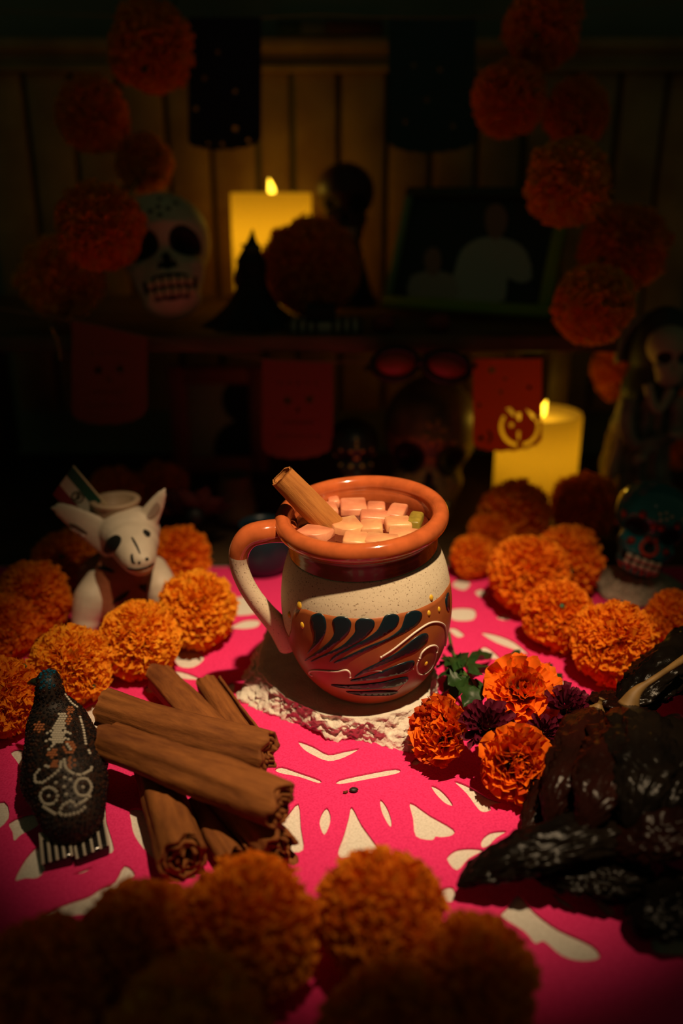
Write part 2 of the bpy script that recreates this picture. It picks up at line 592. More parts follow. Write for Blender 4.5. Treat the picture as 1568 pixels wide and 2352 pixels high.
# ------------------------------------------------------------------ mug
MR = TILT.to_4x4(); MR.translation = BASE
MI = MR.inverted()
mug = thing('clay_mug', BASE, 'cream and terracotta clay mug painted with dark teardrop petals, full of fruit punch', 'mug')
mug.rotation_euler = TILT.to_euler()
cream = mat('cream_clay', (0.72, 0.60, 0.43), 0.65, spec=0.35, bump=0.08, bscale=600)
nt = cream.node_tree; b = nt.nodes['Principled BSDF']
tc = nt.nodes.new('ShaderNodeTexCoord')
vo = nt.nodes.new('ShaderNodeTexNoise'); vo.inputs['Scale'].default_value = 1100; vo.inputs['Detail'].default_value = 1
nt.links.new(tc.outputs['Object'], vo.inputs['Vector'])
rp = nt.nodes.new('ShaderNodeValToRGB')
rp.color_ramp.elements[0].position = 0.63; rp.color_ramp.elements[0].color = (0.72, 0.61, 0.45, 1)
rp.color_ramp.elements[1].position = 0.74; rp.color_ramp.elements[1].color = (0.20, 0.12, 0.07, 1)
nt.links.new(vo.outputs['Fac'], rp.inputs['Fac']); nt.links.new(rp.outputs['Color'], b.inputs['Base Color'])
terra = mat('glazed_terracotta', (0.55, 0.125, 0.035), 0.12, spec=0.5, var=0.25, vscale=120, coat=0.6)
band_m = mat('terracotta_slip', (0.38, 0.105, 0.03), 0.38, spec=0.4, var=0.2, vscale=90, bump=0.05, bscale=500)
neck_m = mat('lip_shaded_neck_glaze', (0.13, 0.045, 0.018), 0.25, spec=0.4, coat=0.2)  # neck glaze darkened in colour to carry the shadow under the lip
petal_m = mat('dark_blue_slip', (0.006, 0.016, 0.024), 0.3, spec=0.5)
wstroke_m = mat('white_slip', (0.72, 0.64, 0.54), 0.35)
ydot_m = mat('yellow_slip', (0.72, 0.42, 0.03), 0.3)

prof = [(0.0, 0.0), (0.027, 0.0), (0.031, 0.0012), (0.0365, 0.007), (0.0420, 0.0155), (0.0462, 0.027), (0.0483, 0.040), (0.0480, 0.052), (0.0460, 0.0635), (0.0430, 0.0718), (0.0408, 0.0765)]
pv = catmull([Vector((a, c, 0)) for a, c in prof[1:]], 60)
bodyp = [(p.x * MS, p.y * ZS) for p in pv]
def body_r(z):
    for i in range(len(bodyp) - 1):
        if bodyp[i][1] <= z <= bodyp[i + 1][1]:
            t = (z - bodyp[i][1]) / max(1e-9, bodyp[i + 1][1] - bodyp[i][1])
            return bodyp[i][0] + (bodyp[i + 1][0] - bodyp[i][0]) * t
    return bodyp[-1][0]
v, f = lathe_vf(bodyp, 128)
bodyvf = (v, f)
obj('body', v, f, cream, mug)
LR = 0.0046
lip = []
for k in range(0, 15):
    a = radians(-75 + k * 20)
    lip.append((0.0429 + LR * cos(a), 0.0925 + LR * sin(a)))
rim = [(0.0405, 0.0763), (0.0411, 0.0772), (0.0406, 0.0786), (0.0413, 0.0796), (0.0408, 0.0812), (0.0417, 0.0823), (0.0412, 0.0842), (0.0425, 0.0865)] + lip + \
      [(0.0384, 0.090), (0.0379, 0.085), (0.0377, 0.078), (0.0385, 0.070), (0.0415, 0.062), (0.0435, 0.05), (0.043, 0.035), (0.037, 0.018), (0.020, 0.009)]
rim = [(a * MS, c * ZS) for a, c in rim]
v, f = lathe_vf(rim, 128)
fm = []
for i in range(len(rim) - 1):
    fm += [1 if i < 7 else 0] * 128
fm += [0, 0]
obj('glazed_rim', v, f, None, mug, mats=[terra, neck_m], fmat=fm)

bvl = bvh_of(*bodyvf)
def cast_mug(px, py):
    o_ = MI @ CAM
    d_ = (MI.to_3x3() @ ray(px, py)).normalized()
    h = bvl.ray_cast(o_, d_)
    if h[0] is None: return None
    p = h[0]
    n = Vector((p.x, p.y, 0)).normalized()
    e = 0.001
    dr = (body_r(min(p.z + e, 0.0885)) - body_r(max(p.z - e, 0.0001))) / (2 * e)
    n = Vector((n.x, n.y, -dr)).normalized()
    return p, n
# terracotta slip over the lower body, its upper edge rising round the front
edge_px = [(640,1452),(655,1462),(664,1462),(669,1445),(671,1420),(676,1406),(688,1399),(702,1399),(720,1406),(745,1411),(775,1416),(810,1420),(850,1420),(885,1415),(920,1408),(955,1400),(985,1387),(1008,1372),(1024,1352),(1032,1338)]
eh = []
for (x, y) in edge_px:
    h = cast_mug(x, y)
    if h: eh.append((atan2(h[0].y, h[0].x), h[0].z))
eh.sort()
a0, a1 = eh[0][0], eh[-1][0]
def band_top(a):
    a = (a - a0) % (2 * pi) + a0
    if a <= a1:
        for i in range(len(eh) - 1):
            if eh[i][0] <= a <= eh[i + 1][0]:
                t = (a - eh[i][0]) / max(1e-9, eh[i + 1][0] - eh[i][0])
                return eh[i][1] + (eh[i + 1][1] - eh[i][1]) * t
    t = (a - a1) / (a0 + 2 * pi - a1)
    return eh[-1][1] + (eh[0][1] - eh[-1][1]) * t
nb = 360
V, F = [], []
rows = 26
for j in range(rows + 2):
    for k in range(nb):
        a = 2 * pi * k / nb
        z = 0.0006 + (band_top(a) - 0.0006) * min(j, rows) / rows
        r = body_r(z) + (0.00016 if j <= rows else -0.0002)
        V.append((r * cos(a), r * sin(a), z))
for j in range(rows + 1):
    for k in range(nb):
        k2 = (k + 1) % nb
        F.append((j * nb + k, j * nb + k2, (j + 1) * nb + k2, (j + 1) * nb + k))
band = obj('painted_band', V, F, band_m, mug)
cm = lambda p: crop(p, 500, 1040, 0.38265)
TEARS = [
 [(560,985),(590,963),(630,970),(650,1010),(650,1070),(625,1120),(580,1170),(540,1205),(575,1140),(580,1080),(565,1030)],
 [(690,1005),(720,982),(770,985),(800,1015),(795,1060),(765,1100),(700,1150),(640,1190),(540,1242),(530,1238),(600,1190),(670,1130),(700,1080),(695,1040)],
 [(825,1020),(850,995),(900,992),(935,1005),(940,1035),(915,1075),(860,1120),(790,1160),(700,1198),(620,1230),(570,1252),(565,1246),(640,1210),(740,1160),(790,1115),(825,1070)],
 [(980,1020),(1000,980),(1040,965),(1080,975),(1085,1010),(1060,1050),(1000,1090),(920,1130),(830,1165),(740,1208),(680,1252),(675,1245),(700,1218),(790,1168),(880,1120),(950,1070)],
 [(1110,1020),(1130,965),(1180,945),(1215,955),(1222,985),(1195,1025),(1130,1070),(1060,1105),(980,1145),(880,1190),(790,1230),(710,1260),(705,1253),(790,1212),(900,1160),(1020,1110),(1090,1060)],
 [(1255,1085),(1225,1085),(1180,1110),(1120,1160),(1060,1205),(960,1258),(880,1298),(826,1338),(832,1344),(910,1303),(1010,1260),(1100,1222),(1180,1190),(1230,1152),(1258,1120)],
 [(1170,1245),(1120,1255),(1040,1285),(960,1318),(870,1346),(806,1360),(806,1368),(900,1362),(1000,1345),(1100,1322),(1160,1290),(1178,1262)],
 [(1140,1345),(1080,1350),(1000,1370),(900,1383),(780,1392),(690,1388),(690,1395),(760,1410),(900,1415),(1040,1405),(1120,1380)],
 [(1080,1428),(980,1424),(860,1430),(770,1430),(850,1452),(960,1455),(1040,1450)],
 [(1378,838),(1386,860),(1388,930),(1381,950),(1368,930),(1362,880)]]
for T in TEARS:
    L = smooth_loop(cm(T), 3)
    v, f = on_surface(L, cast_mug, 0.00055, 5.0)
    obj('painted_petal', v, f, petal_m, band)
STROKES = [
 ([(980,1225),(1050,1180),(1120,1125),(1190,1070),(1260,1025),(1310,1015),(1350,1028),(1364,1060),(1366,1130),(1350,1200)], 0.00060),
 ([(1210,1230),(1225,1195),(1260,1165),(1298,1155),(1316,1172),(1310,1196)], 0.00062),
 ([(1203,1245),(1192,1285),(1205,1325),(1240,1326),(1280,1290),(1305,1235),(1310,1200)], 0.00045),
 ([(566,1334),(550,1322),(562,1307),(600,1304),(660,1308),(720,1310),(770,1302),(792,1318),(794,1344)], 0.00062),
 ([(840,1338),(910,1312),(985,1310),(1060,1330),(1120,1322),(1172,1296)], 0.00022),
 ([(880,1450),(960,1456),(1040,1450),(1085,1420),(1130,1372)], 0.00025)]
for pts, r in STROKES:
    pp = catmull([Vector((*q, 0)) for q in cm(pts)], 40)
    path = []
    for q in pp:
        h = cast_mug(q.x, q.y)
        if h: path.append(h[0] + h[1] * (r * 0.35 + 0.0001))
    v, f = tube_vf(path, [r * 0.9, r, r, r, r * 0.9], 8)
    e1 = sphere_vf(path[0], (r * 1.25,) * 3, 10, 6); e2 = sphere_vf(path[-1], (r * 1.25,) * 3, 10, 6)
    v, f = merge((v, f), e1, e2)
    obj('white_stroke', v, f, wstroke_m, band)
for (x, y, a, c) in ((490,915,20,28),(430,970,15,22),(508,1035,17,23),(1280,870,15,20),(1265,963,14,20),(1325,940,12,20),(1248,1265,14,18)):
    q = crop([(x, y)], 500, 1040, 0.38265)[0]
    h = cast_mug(*q)
    if h is None: continue
    R = h[1].to_track_quat('Z', 'Y').to_matrix()
    s = 0.38265 * 0.49 / FPX
    v, f = sphere_vf(h[0], (a * s, c * s, 0.0010), 14, 8, R)
    obj('yellow_dot', v, f, ydot_m, band)
# handle
hp_px = [(668,1222),(640,1219),(605,1222),(572,1232),(552,1258),(548,1292),(560,1332),(583,1372),(612,1408),(640,1440),(664,1478)]
hy = [0.456,0.452,0.449,0.448,0.448,0.449,0.450,0.452,0.455,0.459,0.463]
path = catmull([MI @ at(x, y, Y) for (x, y), Y in zip(hp_px, hy)], 60)
rad = [0.0074, 0.0071, 0.0071, 0.0070, 0.0064, 0.0058, 0.0055, 0.0056, 0.0060, 0.0070, 0.0080]
v, f = tube_vf(path, rad, 24, flat=0.92)
fm = [0 if i < 60 * 0.435 else 1 for i in range(60) for k in range(24)] + [0, 1]
obj('handle', v, f, None, mug, mats=[terra, cream], fmat=fm)

# punch: level surface inside the mug
LZ = BASE.z + 0.0875 * ZS
cx, cy = (MR @ Vector((0, 0, 0.087 * ZS))).x, (MR @ Vector((0, 0, 0.087 * ZS))).y
punch_m = mat('fruit_punch', (0.20, 0.028, 0.012), 0.04, spec=0.6, transm=0.55, ior=1.34)
v, f = lathe_vf([(0.001, -0.006), (0.0385, -0.006), (0.0389, -0.001), (0.0385, 0.0002), (0.035, 0.0), (0.001, 0.0)], 96)
o = obj('fruit_punch', [Vector(p) + Vector((cx, cy, LZ)) for p in v], f, punch_m, origin=(cx, cy, LZ))
tag(o, 'dark red fruit punch filling the painted clay mug', 'drink')

apple_m = mat('apple_flesh', (0.74, 0.31, 0.17), 0.35, spec=0.5, color2=(0.62, 0.20, 0.11), vscale=90, bump=0.1, bscale=500)
apple2_m = mat('apple_flesh_pale', (0.78, 0.42, 0.19), 0.35, spec=0.5, color2=(0.68, 0.28, 0.14), vscale=90, bump=0.1, bscale=500)
peel_m = mat('apple_peel', (0.55, 0.42, 0.06), 0.3, var=0.3, vscale=80)
green_m = mat('green_fruit', (0.34, 0.25, 0.035), 0.4, var=0.35, vscale=200)
FR = [ # px centre, px width, depth m, height m, yaw, label, kind, wedge
 (766,1146,26,.008,.007,5,'small pink apple piece at the back beside the cinnamon stick',0,0),
 (757,1163,33,.010,.009,8,'pink apple chunk half under the cinnamon stick in the mug',0,0),
 (811,1158,58,.013,.012,2,'large square pink apple cube at the back of the punch',0,0),
 (864,1161,40,.010,.009,-4,'pink apple cube right of the large square one at the back',0,0),
 (911,1170,40,.013,.010,-14,'tall pink apple chunk next to the green piece',0,0),
 (862,1181,66,.009,.009,-3,'long flat apple slice in the middle of the punch',0,0),
 (794,1200,64,.014,.012,14,'rounded yellow-edged apple wedge touching the cinnamon stick',1,1),
 (853,1205,50,.011,.012,0,'square apple cube in the very middle of the punch',1,0),
 (913,1197,58,.010,.010,4,'flat apple block left of the green piece',1,0),
 (954,1188,30,.013,.010,-14,'small olive-green fruit piece at the right side of the mug',3,0),
 (727,1217,68,.012,.009,-24,'pale apple wedge at the near left under the stick',0,1),
 (815,1233,52,.010,.010,-4,'short bright apple block at the near rim with red peel side',1,0),
 (877,1234,72,.010,.009,-9,'long bright apple wedge at the near rim',1,1),
 (933,1224,80,.010,.009,-4,'wide apple slice with yellow peel at the near right rim',2,1)]
for (px, py, w, dd, hh, yaw, lab, kind, wedge) in FR:
    zt_ = LZ + 0.0042
    p = gz(px, py - 2, zt_)
    p.y += 0.0005
    hw = px2m(w, p) / 2 * 1.04
    dd *= 1.5; hh *= 1.25
    R = Matrix.Rotation(radians(yaw), 3, 'Z') @ Matrix.Rotation(radians(random.uniform(-5, 5)), 3, 'X') @ Matrix.Rotation(radians(random.uniform(-4, 4)), 3, 'Y')
    pts = []
    for sx in (-1, 1):
        for sy in (-1, 1):
            for sz in (-1, 0.6):
                j = lambda s: random.uniform(-s, s)
                q = Vector((sx * hw * (1 + j(.07)), sy * dd / 2 * (1 + j(.08)), sz * hh / 2))
                if wedge and sx == (-1 if yaw > 0 else 1): q.y *= 0.55; q.z *= 0.9
                pts.append(q)
    if wedge:
        for t in (-.5, 0, .4): pts.append(Vector((hw * t, -dd / 2 * (1.18 - abs(t) * .3), hh * .25)))
    c = Vector((p.x, p.y, zt_ - 0.6 * hh / 2))
    v, f = convex(pts)
    v, f = bevelled(v, f, 0.0005 if wedge else 0.0012, 1 if wedge else 2)
    o = obj('fruit_chunk' if kind == 3 else 'apple_chunk', [R @ q for q in v], f, [apple_m, apple2_m, apple2_m, green_m][kind])
    o.location = c
    tag(o, lab, 'fruit', 'fruit pieces floating in the punch')
# ------------------------------------------------------------------ cinnamon
def bark(name, c, c2):
    m = mat(name, c, 0.78, spec=0.2)
    nt = m.node_tree; b = nt.nodes['Principled BSDF']
    a = nt.nodes.new('ShaderNodeAttribute'); a.attribute_name = 'grain'
    n1 = nt.nodes.new('ShaderNodeTexNoise'); n1.inputs['Scale'].default_value = 1.0; n1.inputs['Detail'].default_value = 8; n1.inputs['Roughness'].default_value = .65
    n2 = nt.nodes.new('ShaderNodeTexNoise'); n2.inputs['Scale'].default_value = 0.22; n2.inputs['Detail'].default_value = 6
    nt.links.new(a.outputs['Vector'], n1.inputs['Vector']); nt.links.new(a.outputs['Vector'], n2.inputs['Vector'])
    ad = nt.nodes.new('ShaderNodeMath'); ad.operation = 'MULTIPLY_ADD'; ad.inputs[1].default_value = .55
    nt.links.new(n1.outputs['Fac'], ad.inputs[0])
    ml = nt.nodes.new('ShaderNodeMath'); ml.operation = 'MULTIPLY'; ml.inputs[1].default_value = .45
    nt.links.new(n2.outputs['Fac'], ml.inputs[0]); nt.links.new(ml.outputs[0], ad.inputs[2])
    r = nt.nodes.new('ShaderNodeValToRGB')
    r.color_ramp.elements[0].position = .36; r.color_ramp.elements[0].color = (*c2, 1)
    r.color_ramp.elements[1].position = .62; r.color_ramp.elements[1].color = (*c, 1)
    nt.links.new(ad.outputs[0], r.inputs['Fac']); nt.links.new(r.outputs['Color'], b.inputs['Base Color'])
    bp = nt.nodes.new('ShaderNodeBump'); bp.inputs['Strength'].default_value = .9; bp.inputs['Distance'].default_value = .0012
    nt.links.new(ad.outputs[0], bp.inputs['Height']); nt.links.new(bp.outputs['Normal'], b.inputs['Normal'])
    return m
cin_m = bark('cinnamon_bark', (0.30, 0.105, 0.026), (0.13, 0.040, 0.012))
cin_l = bark('cinnamon_bark_light', (0.50, 0.205, 0.05), (0.33, 0.115, 0.028))
def cinnamon(name, a, b, R, turns, roll, seed, label, m=cin_m, bend=0.0, rough=1.0, double=False, flat=1.0, inner=0.22):
    a = Vector(a); b = Vector(b)
    rs = random.Random(seed)
    L = (b - a).length
    mid = (a + b) / 2 + Vector((0, 0, bend))
    path = catmull([a, mid, b], 44)
    T, N, B = frames(path)
    prof = []          # (x, y, thickness) along the rolled sheet
    if double:
        for s in (-1, 1):
            seq = []
            n = 44
            for i in range(n + 1):
                t = i / n
                ang = (1.35 * 2 * pi) * (1 - t)
                rr = R * 0.5 * (0.35 + 0.65 * t)
                x = s * (R * 0.52 - rr * cos(ang) * (1)); y = rr * sin(ang)
                seq.append((x, y))
            if s == -1: prof += seq
            else: prof += seq[::-1]
    else:
        n = int(40 * turns)
        for i in range(n + 1):
            t = i / n
            ang = roll + t * turns * 2 * pi
            rr = R * (inner + (0.97 - inner) * t)
            wob = 1 + 0.05 * sin(ang * 2.3 + seed) + 0.04 * nz((cos(ang), sin(ang), seed), 2.2)
            prof.append((rr * cos(ang) * wob, rr * sin(ang) * wob * flat))
    m_ = len(prof)
    th = R * 0.075
    nrm = []
    for i in range(m_):
        p, q = prof[max(0, i - 1)], prof[min(m_ - 1, i + 1)]
        d = Vector((q[0] - p[0], q[1] - p[1])).normalized()
        nrm.append((d.y, -d.x))
    V, F, G = [], [], []
    ns = len(path)
    for i in range(ns):
        tl = i / (ns - 1)
        for side in (1, -1):
            for k in range(m_):
                x, y = prof[k]; nx_, ny_ = nrm[k]
                tt = th * side
                w = rough * R * (0.13 * nz((x * 90 + seed, y * 90, tl * L * 34), 1) + 0.10 * nz((x * 300 + seed, y * 300, tl * L * 12), 1) + 0.07 * min(0, nz((x * 500 + seed, y * 500, tl * L * 7), 1) + .15) + 0.02 * nz((x * 900, y * 900, tl * L * 200), 1))
                s = (1 + w / R) * (0.90 + 0.16 * tl)
                off = 0
                if i == 0 or i == ns - 1:
                    ang = atan2(y, x)
                    off = R * rough * (0.30 * nz((ang * 1.5, seed, i), 1) + 0.22 * nz((k * 0.22, seed * 3, i), 1)) * (1 if i else -1)
                P_ = path[i] + N[i] * ((x * s + nx_ * tt)) + B[i] * ((y * s + ny_ * tt)) + T[i] * off
                V.append(P_); G += [tl * L * 55 + seed * 7, k * 0.42 + side * .3, seed * 3.0]
    st = 2 * m_
    for i in range(ns - 1):
        for k in range(m_ - 1):
            o_ = i * st
            F.append((o_ + k, o_ + k + 1, o_ + st + k + 1, o_ + st + k))
            F.append((o_ + m_ + k + 1, o_ + m_ + k, o_ + st + m_ + k, o_ + st + m_ + k + 1))
        for k in (0, m_ - 1):
            o_ = i * st
            F.append((o_ + k, o_ + m_ + k, o_ + st + m_ + k, o_ + st + k))
    for e in (0, ns - 1):
        for k in range(m_ - 1):
            o_ = e * st
            F.append((o_ + k, o_ + k + 1, o_ + m_ + k + 1, o_ + m_ + k))
    o = obj(name, V, F, m, origin=mid)
    o.data.attributes.new('grain', 'FLOAT_VECTOR', 'POINT').data.foreach_set('vector', G)
    tag(o, label, 'cinnamon', 'cinnamon sticks')
    return o
Rc = 0.0118
GR = 'cinnamon sticks'
cinnamon('cinnamon_stick', gz(240, 1622, .0325), gz(620, 1727, .0335), 0.0107, 3.4, 0.4, 3, 'thick cinnamon stick on top of the pile, nearest the stone slab', bend=-.001)
cinnamon('cinnamon_stick', gz(248, 1698, .0325), gz(652, 1846, .0335), 0.0109, 3.4, -.31, 5, 'cracked cinnamon stick atop the pile, split along its lower side, pointing at the beaded bird', rough=1.5)
cinnamon('cinnamon_stick', gz(348, 1745, .0124), gz(424, 1972, .0122), 0.0122, 3.6, -.27, 8, 'cinnamon stick under the pile, its rolled end facing the viewer')
cinnamon('cinnamon_stick', gz(366, 1556, .0112), gz(500, 1700, .0112), 0.0106, 3.0, 1.1, 12, 'cinnamon stick sticking out behind the pile towards the dog figurine')
cinnamon('cinnamon_stick', gz(478, 1572, .0100), gz(560, 1700, .0100), 0.0098, 1.6, 1.45, 17, 'split cinnamon stick behind the pile, its dark seam facing up', inner=.5, rough=1.2, m=cin_m)
cinnamon('cinnamon_stick', gz(500, 1812, .0112), gz(640, 1950, .0110), 0.0116, 2.6, 0.2, 21, 'shaggy dark cinnamon stick underneath, ending at the front paper flowers', rough=2.4)
cinnamon('cinnamon_stick', gz(452, 1838, .0072), gz(535, 1975, .0072), 0.0070, 1.5, 2.2, 23, 'thin splintered cinnamon stick low between the two bottom sticks', inner=.5, rough=2.0)
# stick standing in the mug
p0 = at(645, 1092, 0.452); p1 = at(762, 1212, 0.455)
cinnamon('cinnamon_stick', p0, p1 + (p1 - p0) * 0.05, 0.0076, 1.25, 2.2, 31, 'light cinnamon stick leaning in the punch against the mug rim', m=cin_l, inner=.82, rough=0.55)

# crumbs on the cloth
p = gz(812, 1814, 0.0014)
v, f = sphere_vf((0, 0, 0), (0.0025, 0.0016, 0.0011), 10, 6)
v = [q * (1 + .3 * nz(q, 900)) for q in v]
o = obj('spice_crumb', v, f, mat('dark_seed', (0.02, 0.015, 0.01), .5)); o.location = p; tag(o, 'tiny dark spice crumb on the pink cloth before the stone', 'crumb')
p = gz(794, 1818, 0.0012)
v, f = convex([Vector((random.uniform(-.0022, .0022), random.uniform(-.0013, .0013), random.uniform(-.0007, .0007))) for k in range(9)])
o = obj('bark_crumb', v, f, cin_m); o.location = p; tag(o, 'tiny brown bark crumb beside the dark crumb on the cloth', 'crumb')

# ------------------------------------------------------------------ fresh flowers
def attr_mat(name, ca, cb, rough=0.6, translucent=0.25, vs=80):
    """two-tone petal: colour runs from the base (cb) to the tip (ca) along the petal's own length"""
    m = mat(name, ca, rough, spec=0.3, translucent=translucent)
    nt = m.node_tree; b = nt.nodes['Principled BSDF']
    at_ = nt.nodes.new('ShaderNodeAttribute'); at_.attribute_name = 'along'
    n = nt.nodes.new('ShaderNodeTexNoise'); n.inputs['Scale'].default_value = vs
    add = nt.nodes.new('ShaderNodeMath'); add.operation = 'MULTIPLY_ADD'
    add.inputs[1].default_value = 0.35
    sub = nt.nodes.new('ShaderNodeMath'); sub.operation = 'SUBTRACT'; sub.inputs[1].default_value = 0.17
    nt.links.new(n.outputs['Fac'], add.inputs[0]); nt.links.new(at_.outputs['Fac'], add.inputs[2]); nt.links.new(add.outputs[0], sub.inputs[0])
    r = nt.nodes.new('ShaderNodeValToRGB')
    r.color_ramp.elements[0].position = 0.30; r.color_ramp.elements[0].color = (*cb, 1)
    r.color_ramp.elements[1].position = 0.62; r.color_ramp.elements[1].color = (*ca, 1)
    nt.links.new(sub.outputs[0], r.inputs['Fac'])
    nt.links.new(r.outputs['Color'], b.inputs['Base Color'])
    for nd in nt.nodes:
        if nd.type == 'BSDF_TRANSLUCENT': nt.links.new(r.outputs['Color'], nd.inputs['Color'])
    return m
mari_m = attr_mat('marigold_petal', (0.95, 0.20, 0.008), (0.24, 0.018, 0.006))
mari_d = attr_mat('marigold_petal_red', (0.60, 0.07, 0.006), (0.16, 0.012, 0.006))
zin_m = attr_mat('burgundy_petal', (0.115, 0.006, 0.024), (0.03, 0.002, 0.006), 0.55, 0.15)
leaf_m = mat('leaf_green', (0.030, 0.085, 0.018), 0.45, spec=0.4, translucent=0.2, var=0.4, vscale=90)
stem_m = mat('stem_green', (0.06, 0.12, 0.025), 0.5)
def petal_mesh(name, m, wide, nu=6, nv=4, ruffle=0.12, cup=0.25, notch=0.0, seed=0, tip=1.0):
    V, F, A = [], [], []
    for j in range(nv + 1):
        t = j / nv
        w = wide * (0.22 + 0.78 * sin(min(1, t * 1.12) * pi * 0.5) ** 1.2) * (1 if t < 0.85 else tip)
        for i in range(nu + 1):
            s = i / nu * 2 - 1
            x = t - (0.16 * s * s * t * t) + notch * (0.5 - abs(abs(s) - .5)) * (t > .9)
            z = cup * (s * s) * wide * t + ruffle * t * t * sin(s * 5.5 + seed * 2.1) * (0.5 + .5 * t) + 0.22 * t * t
            V.append((x, s * w / 2, z)); A.append(t)
    for j in range(nv):
        for i in range(nu):
            a = j * (nu + 1) + i
            F.append((a, a + 1, a + nu + 2, a + nu + 1))
    me = bpy.data.meshes.new(name)
    me.from_pydata(V, [], F)
    me.materials.append(m)
    at_ = me.attributes.new('along', 'FLOAT', 'POINT')
    at_.data.foreach_set('value', A)
    me.polygons.foreach_set('use_smooth', [True] * len(F))
    return me
PET = {}
for nm, m, w in (('mari', mari_m, 0.78), ('marid', mari_d, 0.7), ('zin', zin_m, 0.36)):
    PET[nm] = [petal_mesh('petal', m, w * random.uniform(.85, 1.15), ruffle=(0.16 if nm != 'zin' else 0.03) * random.uniform(.7, 1.4), cup=random.uniform(.15, .45) if nm != 'zin' else .5, seed=k) for k in range(5)]
core_m = mat('flower_core', (0.10, 0.05, 0.008), .8, bump=.5, bscale=900)
calyx_m = mat('calyx_green', (0.05, 0.10, 0.02), .55)
def fresh_flower(name, c, normal, R, rings, kind, label, cat='flower', group='fresh marigolds', dark_kind=None, seed=1, dome=0.5, core=0.14):
    rs = random.Random(seed)
    t = thing(name, c, label, cat, group)
    q = Vector(normal).normalized().to_track_quat('Z', 'Y')
    t.rotation_euler = q.to_euler()
    for ri, (n, rad, tilt, L) in enumerate(rings):
        for k in range(n):
            a = 2 * pi * (k + 0.5 * (ri % 2)) / n + rs.uniform(-.14, .14)
            kk = kind if (dark_kind is None or rs.random() > 0.25) else dark_kind
            me = rs.choice(PET[kk])
            o = bpy.data.objects.new('petal', me)
            COL.objects.link(o); o.parent = t
            ln = R * L * rs.uniform(.86, 1.1)
            tl = radians(tilt + rs.uniform(-9, 9))
            M = Matrix.Rotation(a, 4, 'Z') @ Matrix.Translation((R * rad, 0, dome * R * (1 - ri / len(rings)) * .0 + R * dome * (1 - min(1, rad / .55)) * .45)) @ Matrix.Rotation(-tl, 4, 'Y') @ Matrix.Rotation(rs.uniform(-.25, .25), 4, 'X')
            M = M @ Matrix.Diagonal((ln, ln * rs.uniform(.85, 1.2), ln, 1))
            o.matrix_local = M
    v, f = sphere_vf((0, 0, R * dome * .28), (R * core, R * core, R * core * .8), 12, 8)
    v = [p * (1 + .12 * nz(p, 900)) for p in v]
    obj('flower_core', v, f, core_m, t)
    v, f = lathe_vf([(R * .10, -R * .42), (R * .2, -R * .32), (R * .26, -R * .12), (R * .2, R * .02)], 14)
    obj('calyx', v, f, calyx_m, t)
    return t
MR1 = [(7, .06, 68, .36), (9, .14, 52, .48), (12, .20, 36, .56), (14, .26, 20, .64), (15, .30, 6, .70), (13, .28, -8, .68)]
MR2 = [(10, .05, 74, .42), (14, .12, 60, .50), (17, .18, 46, .58), (19, .22, 30, .66), (20, .26, 12, .70), (18, .26, -6, .72), (14, .22, -22, .72)]
def fl(px, py, z): return gz(px, py, z)
c1 = fl(1195, 1592, .024)
fresh_flower('marigold', c1, (0.06, -0.62, 0.80), px2m(90, c1), MR1, 'mari', 'open orange marigold facing up with a yellow-brown centre, topmost of the three', seed=3)
c2 = fl(1022, 1682, .019)
fresh_flower('marigold', c2, (-0.72, -0.45, 0.55), px2m(82, c2), MR2, 'mari', 'orange and red marigold turned sideways against the stone slab', seed=5, dark_kind='marid', dome=.8)
c3 = fl(1178, 1752, .0175)
fresh_flower('marigold', c3, (0.12, -0.80, 0.50), px2m(90, c3), MR2, 'mari', 'full round orange marigold nearest the pile of dried chiles', seed=9, dark_kind='marid', dome=.8)
ZR = [(8, .05, 72, .42), (11, .10, 58, .52), (13, .15, 42, .62), (14, .18, 24, .74), (13, .2, 6, .82), (11, .2, -12, .85)]
c4 = fl(1115, 1672, .028)
fresh_flower('burgundy_zinnia', c4, (-0.1, -0.45, 0.85), px2m(66, c4), ZR, 'zin', 'dark burgundy flower wedged between the three orange marigolds', group='fresh burgundy flowers', seed=11)
c5 = fl(1302, 1632, .022)
fresh_flower('burgundy_zinnia', c5, (0.35, -0.35, 0.85), px2m(62, c5), ZR, 'zin', 'dark burgundy flower right of the open marigold above the chiles', group='fresh burgundy flowers', seed=13)
c6 = fl(1246, 1688, .016)
fresh_flower('burgundy_zinnia', c6, (0.1, -0.75, 0.6), px2m(46, c6), ZR, 'zin', 'small burgundy flower squeezed under the open marigold beside the chiles', group='fresh burgundy flowers', seed=15)
# leaves: one sprig
def leaf_vf(L, w, fold=0.3, droop=0.2, n=8, lobes=0, ph=0):
    V, F = [], []
    for j in range(n + 1):
        t = j / n
        ww = w * (sin(pi * min(1, t * 1.02)) ** 0.75 * (1 - .35 * t) * (1 + (0.28 * sin(t * lobes * 2 * pi + ph) if lobes else 0)) + 0.02)
        for s in (-1, -.5, 0, .5, 1):
            V.append(Vector((L * t, s * ww / 2, abs(s) * ww * fold - droop * L * t * t + .06 * L * sin(t * 7 + s * 2 + ph))))
    for j in range(n):
        for i in range(4):
            a = j * 5 + i
            F.append((a, a + 1, a + 6, a + 5))
    return V, F
sp = thing('leaf_sprig', gz(1050, 1560, .01), 'dark green leafy flower sprig behind the marigolds and beside the stone', 'leaves')
og = Vector(sp.location)
rs = random.Random(4)
stemp = catmull([at(1030, 1452, .515), gz(1040, 1500, .022), gz(1064, 1545, .024), gz(1100, 1590, .02)], 20)
v, f = tube_vf(stemp, [.0010, .0012, .0014, .0016], 8); obj('stem', v, f, stem_m, sp, og)
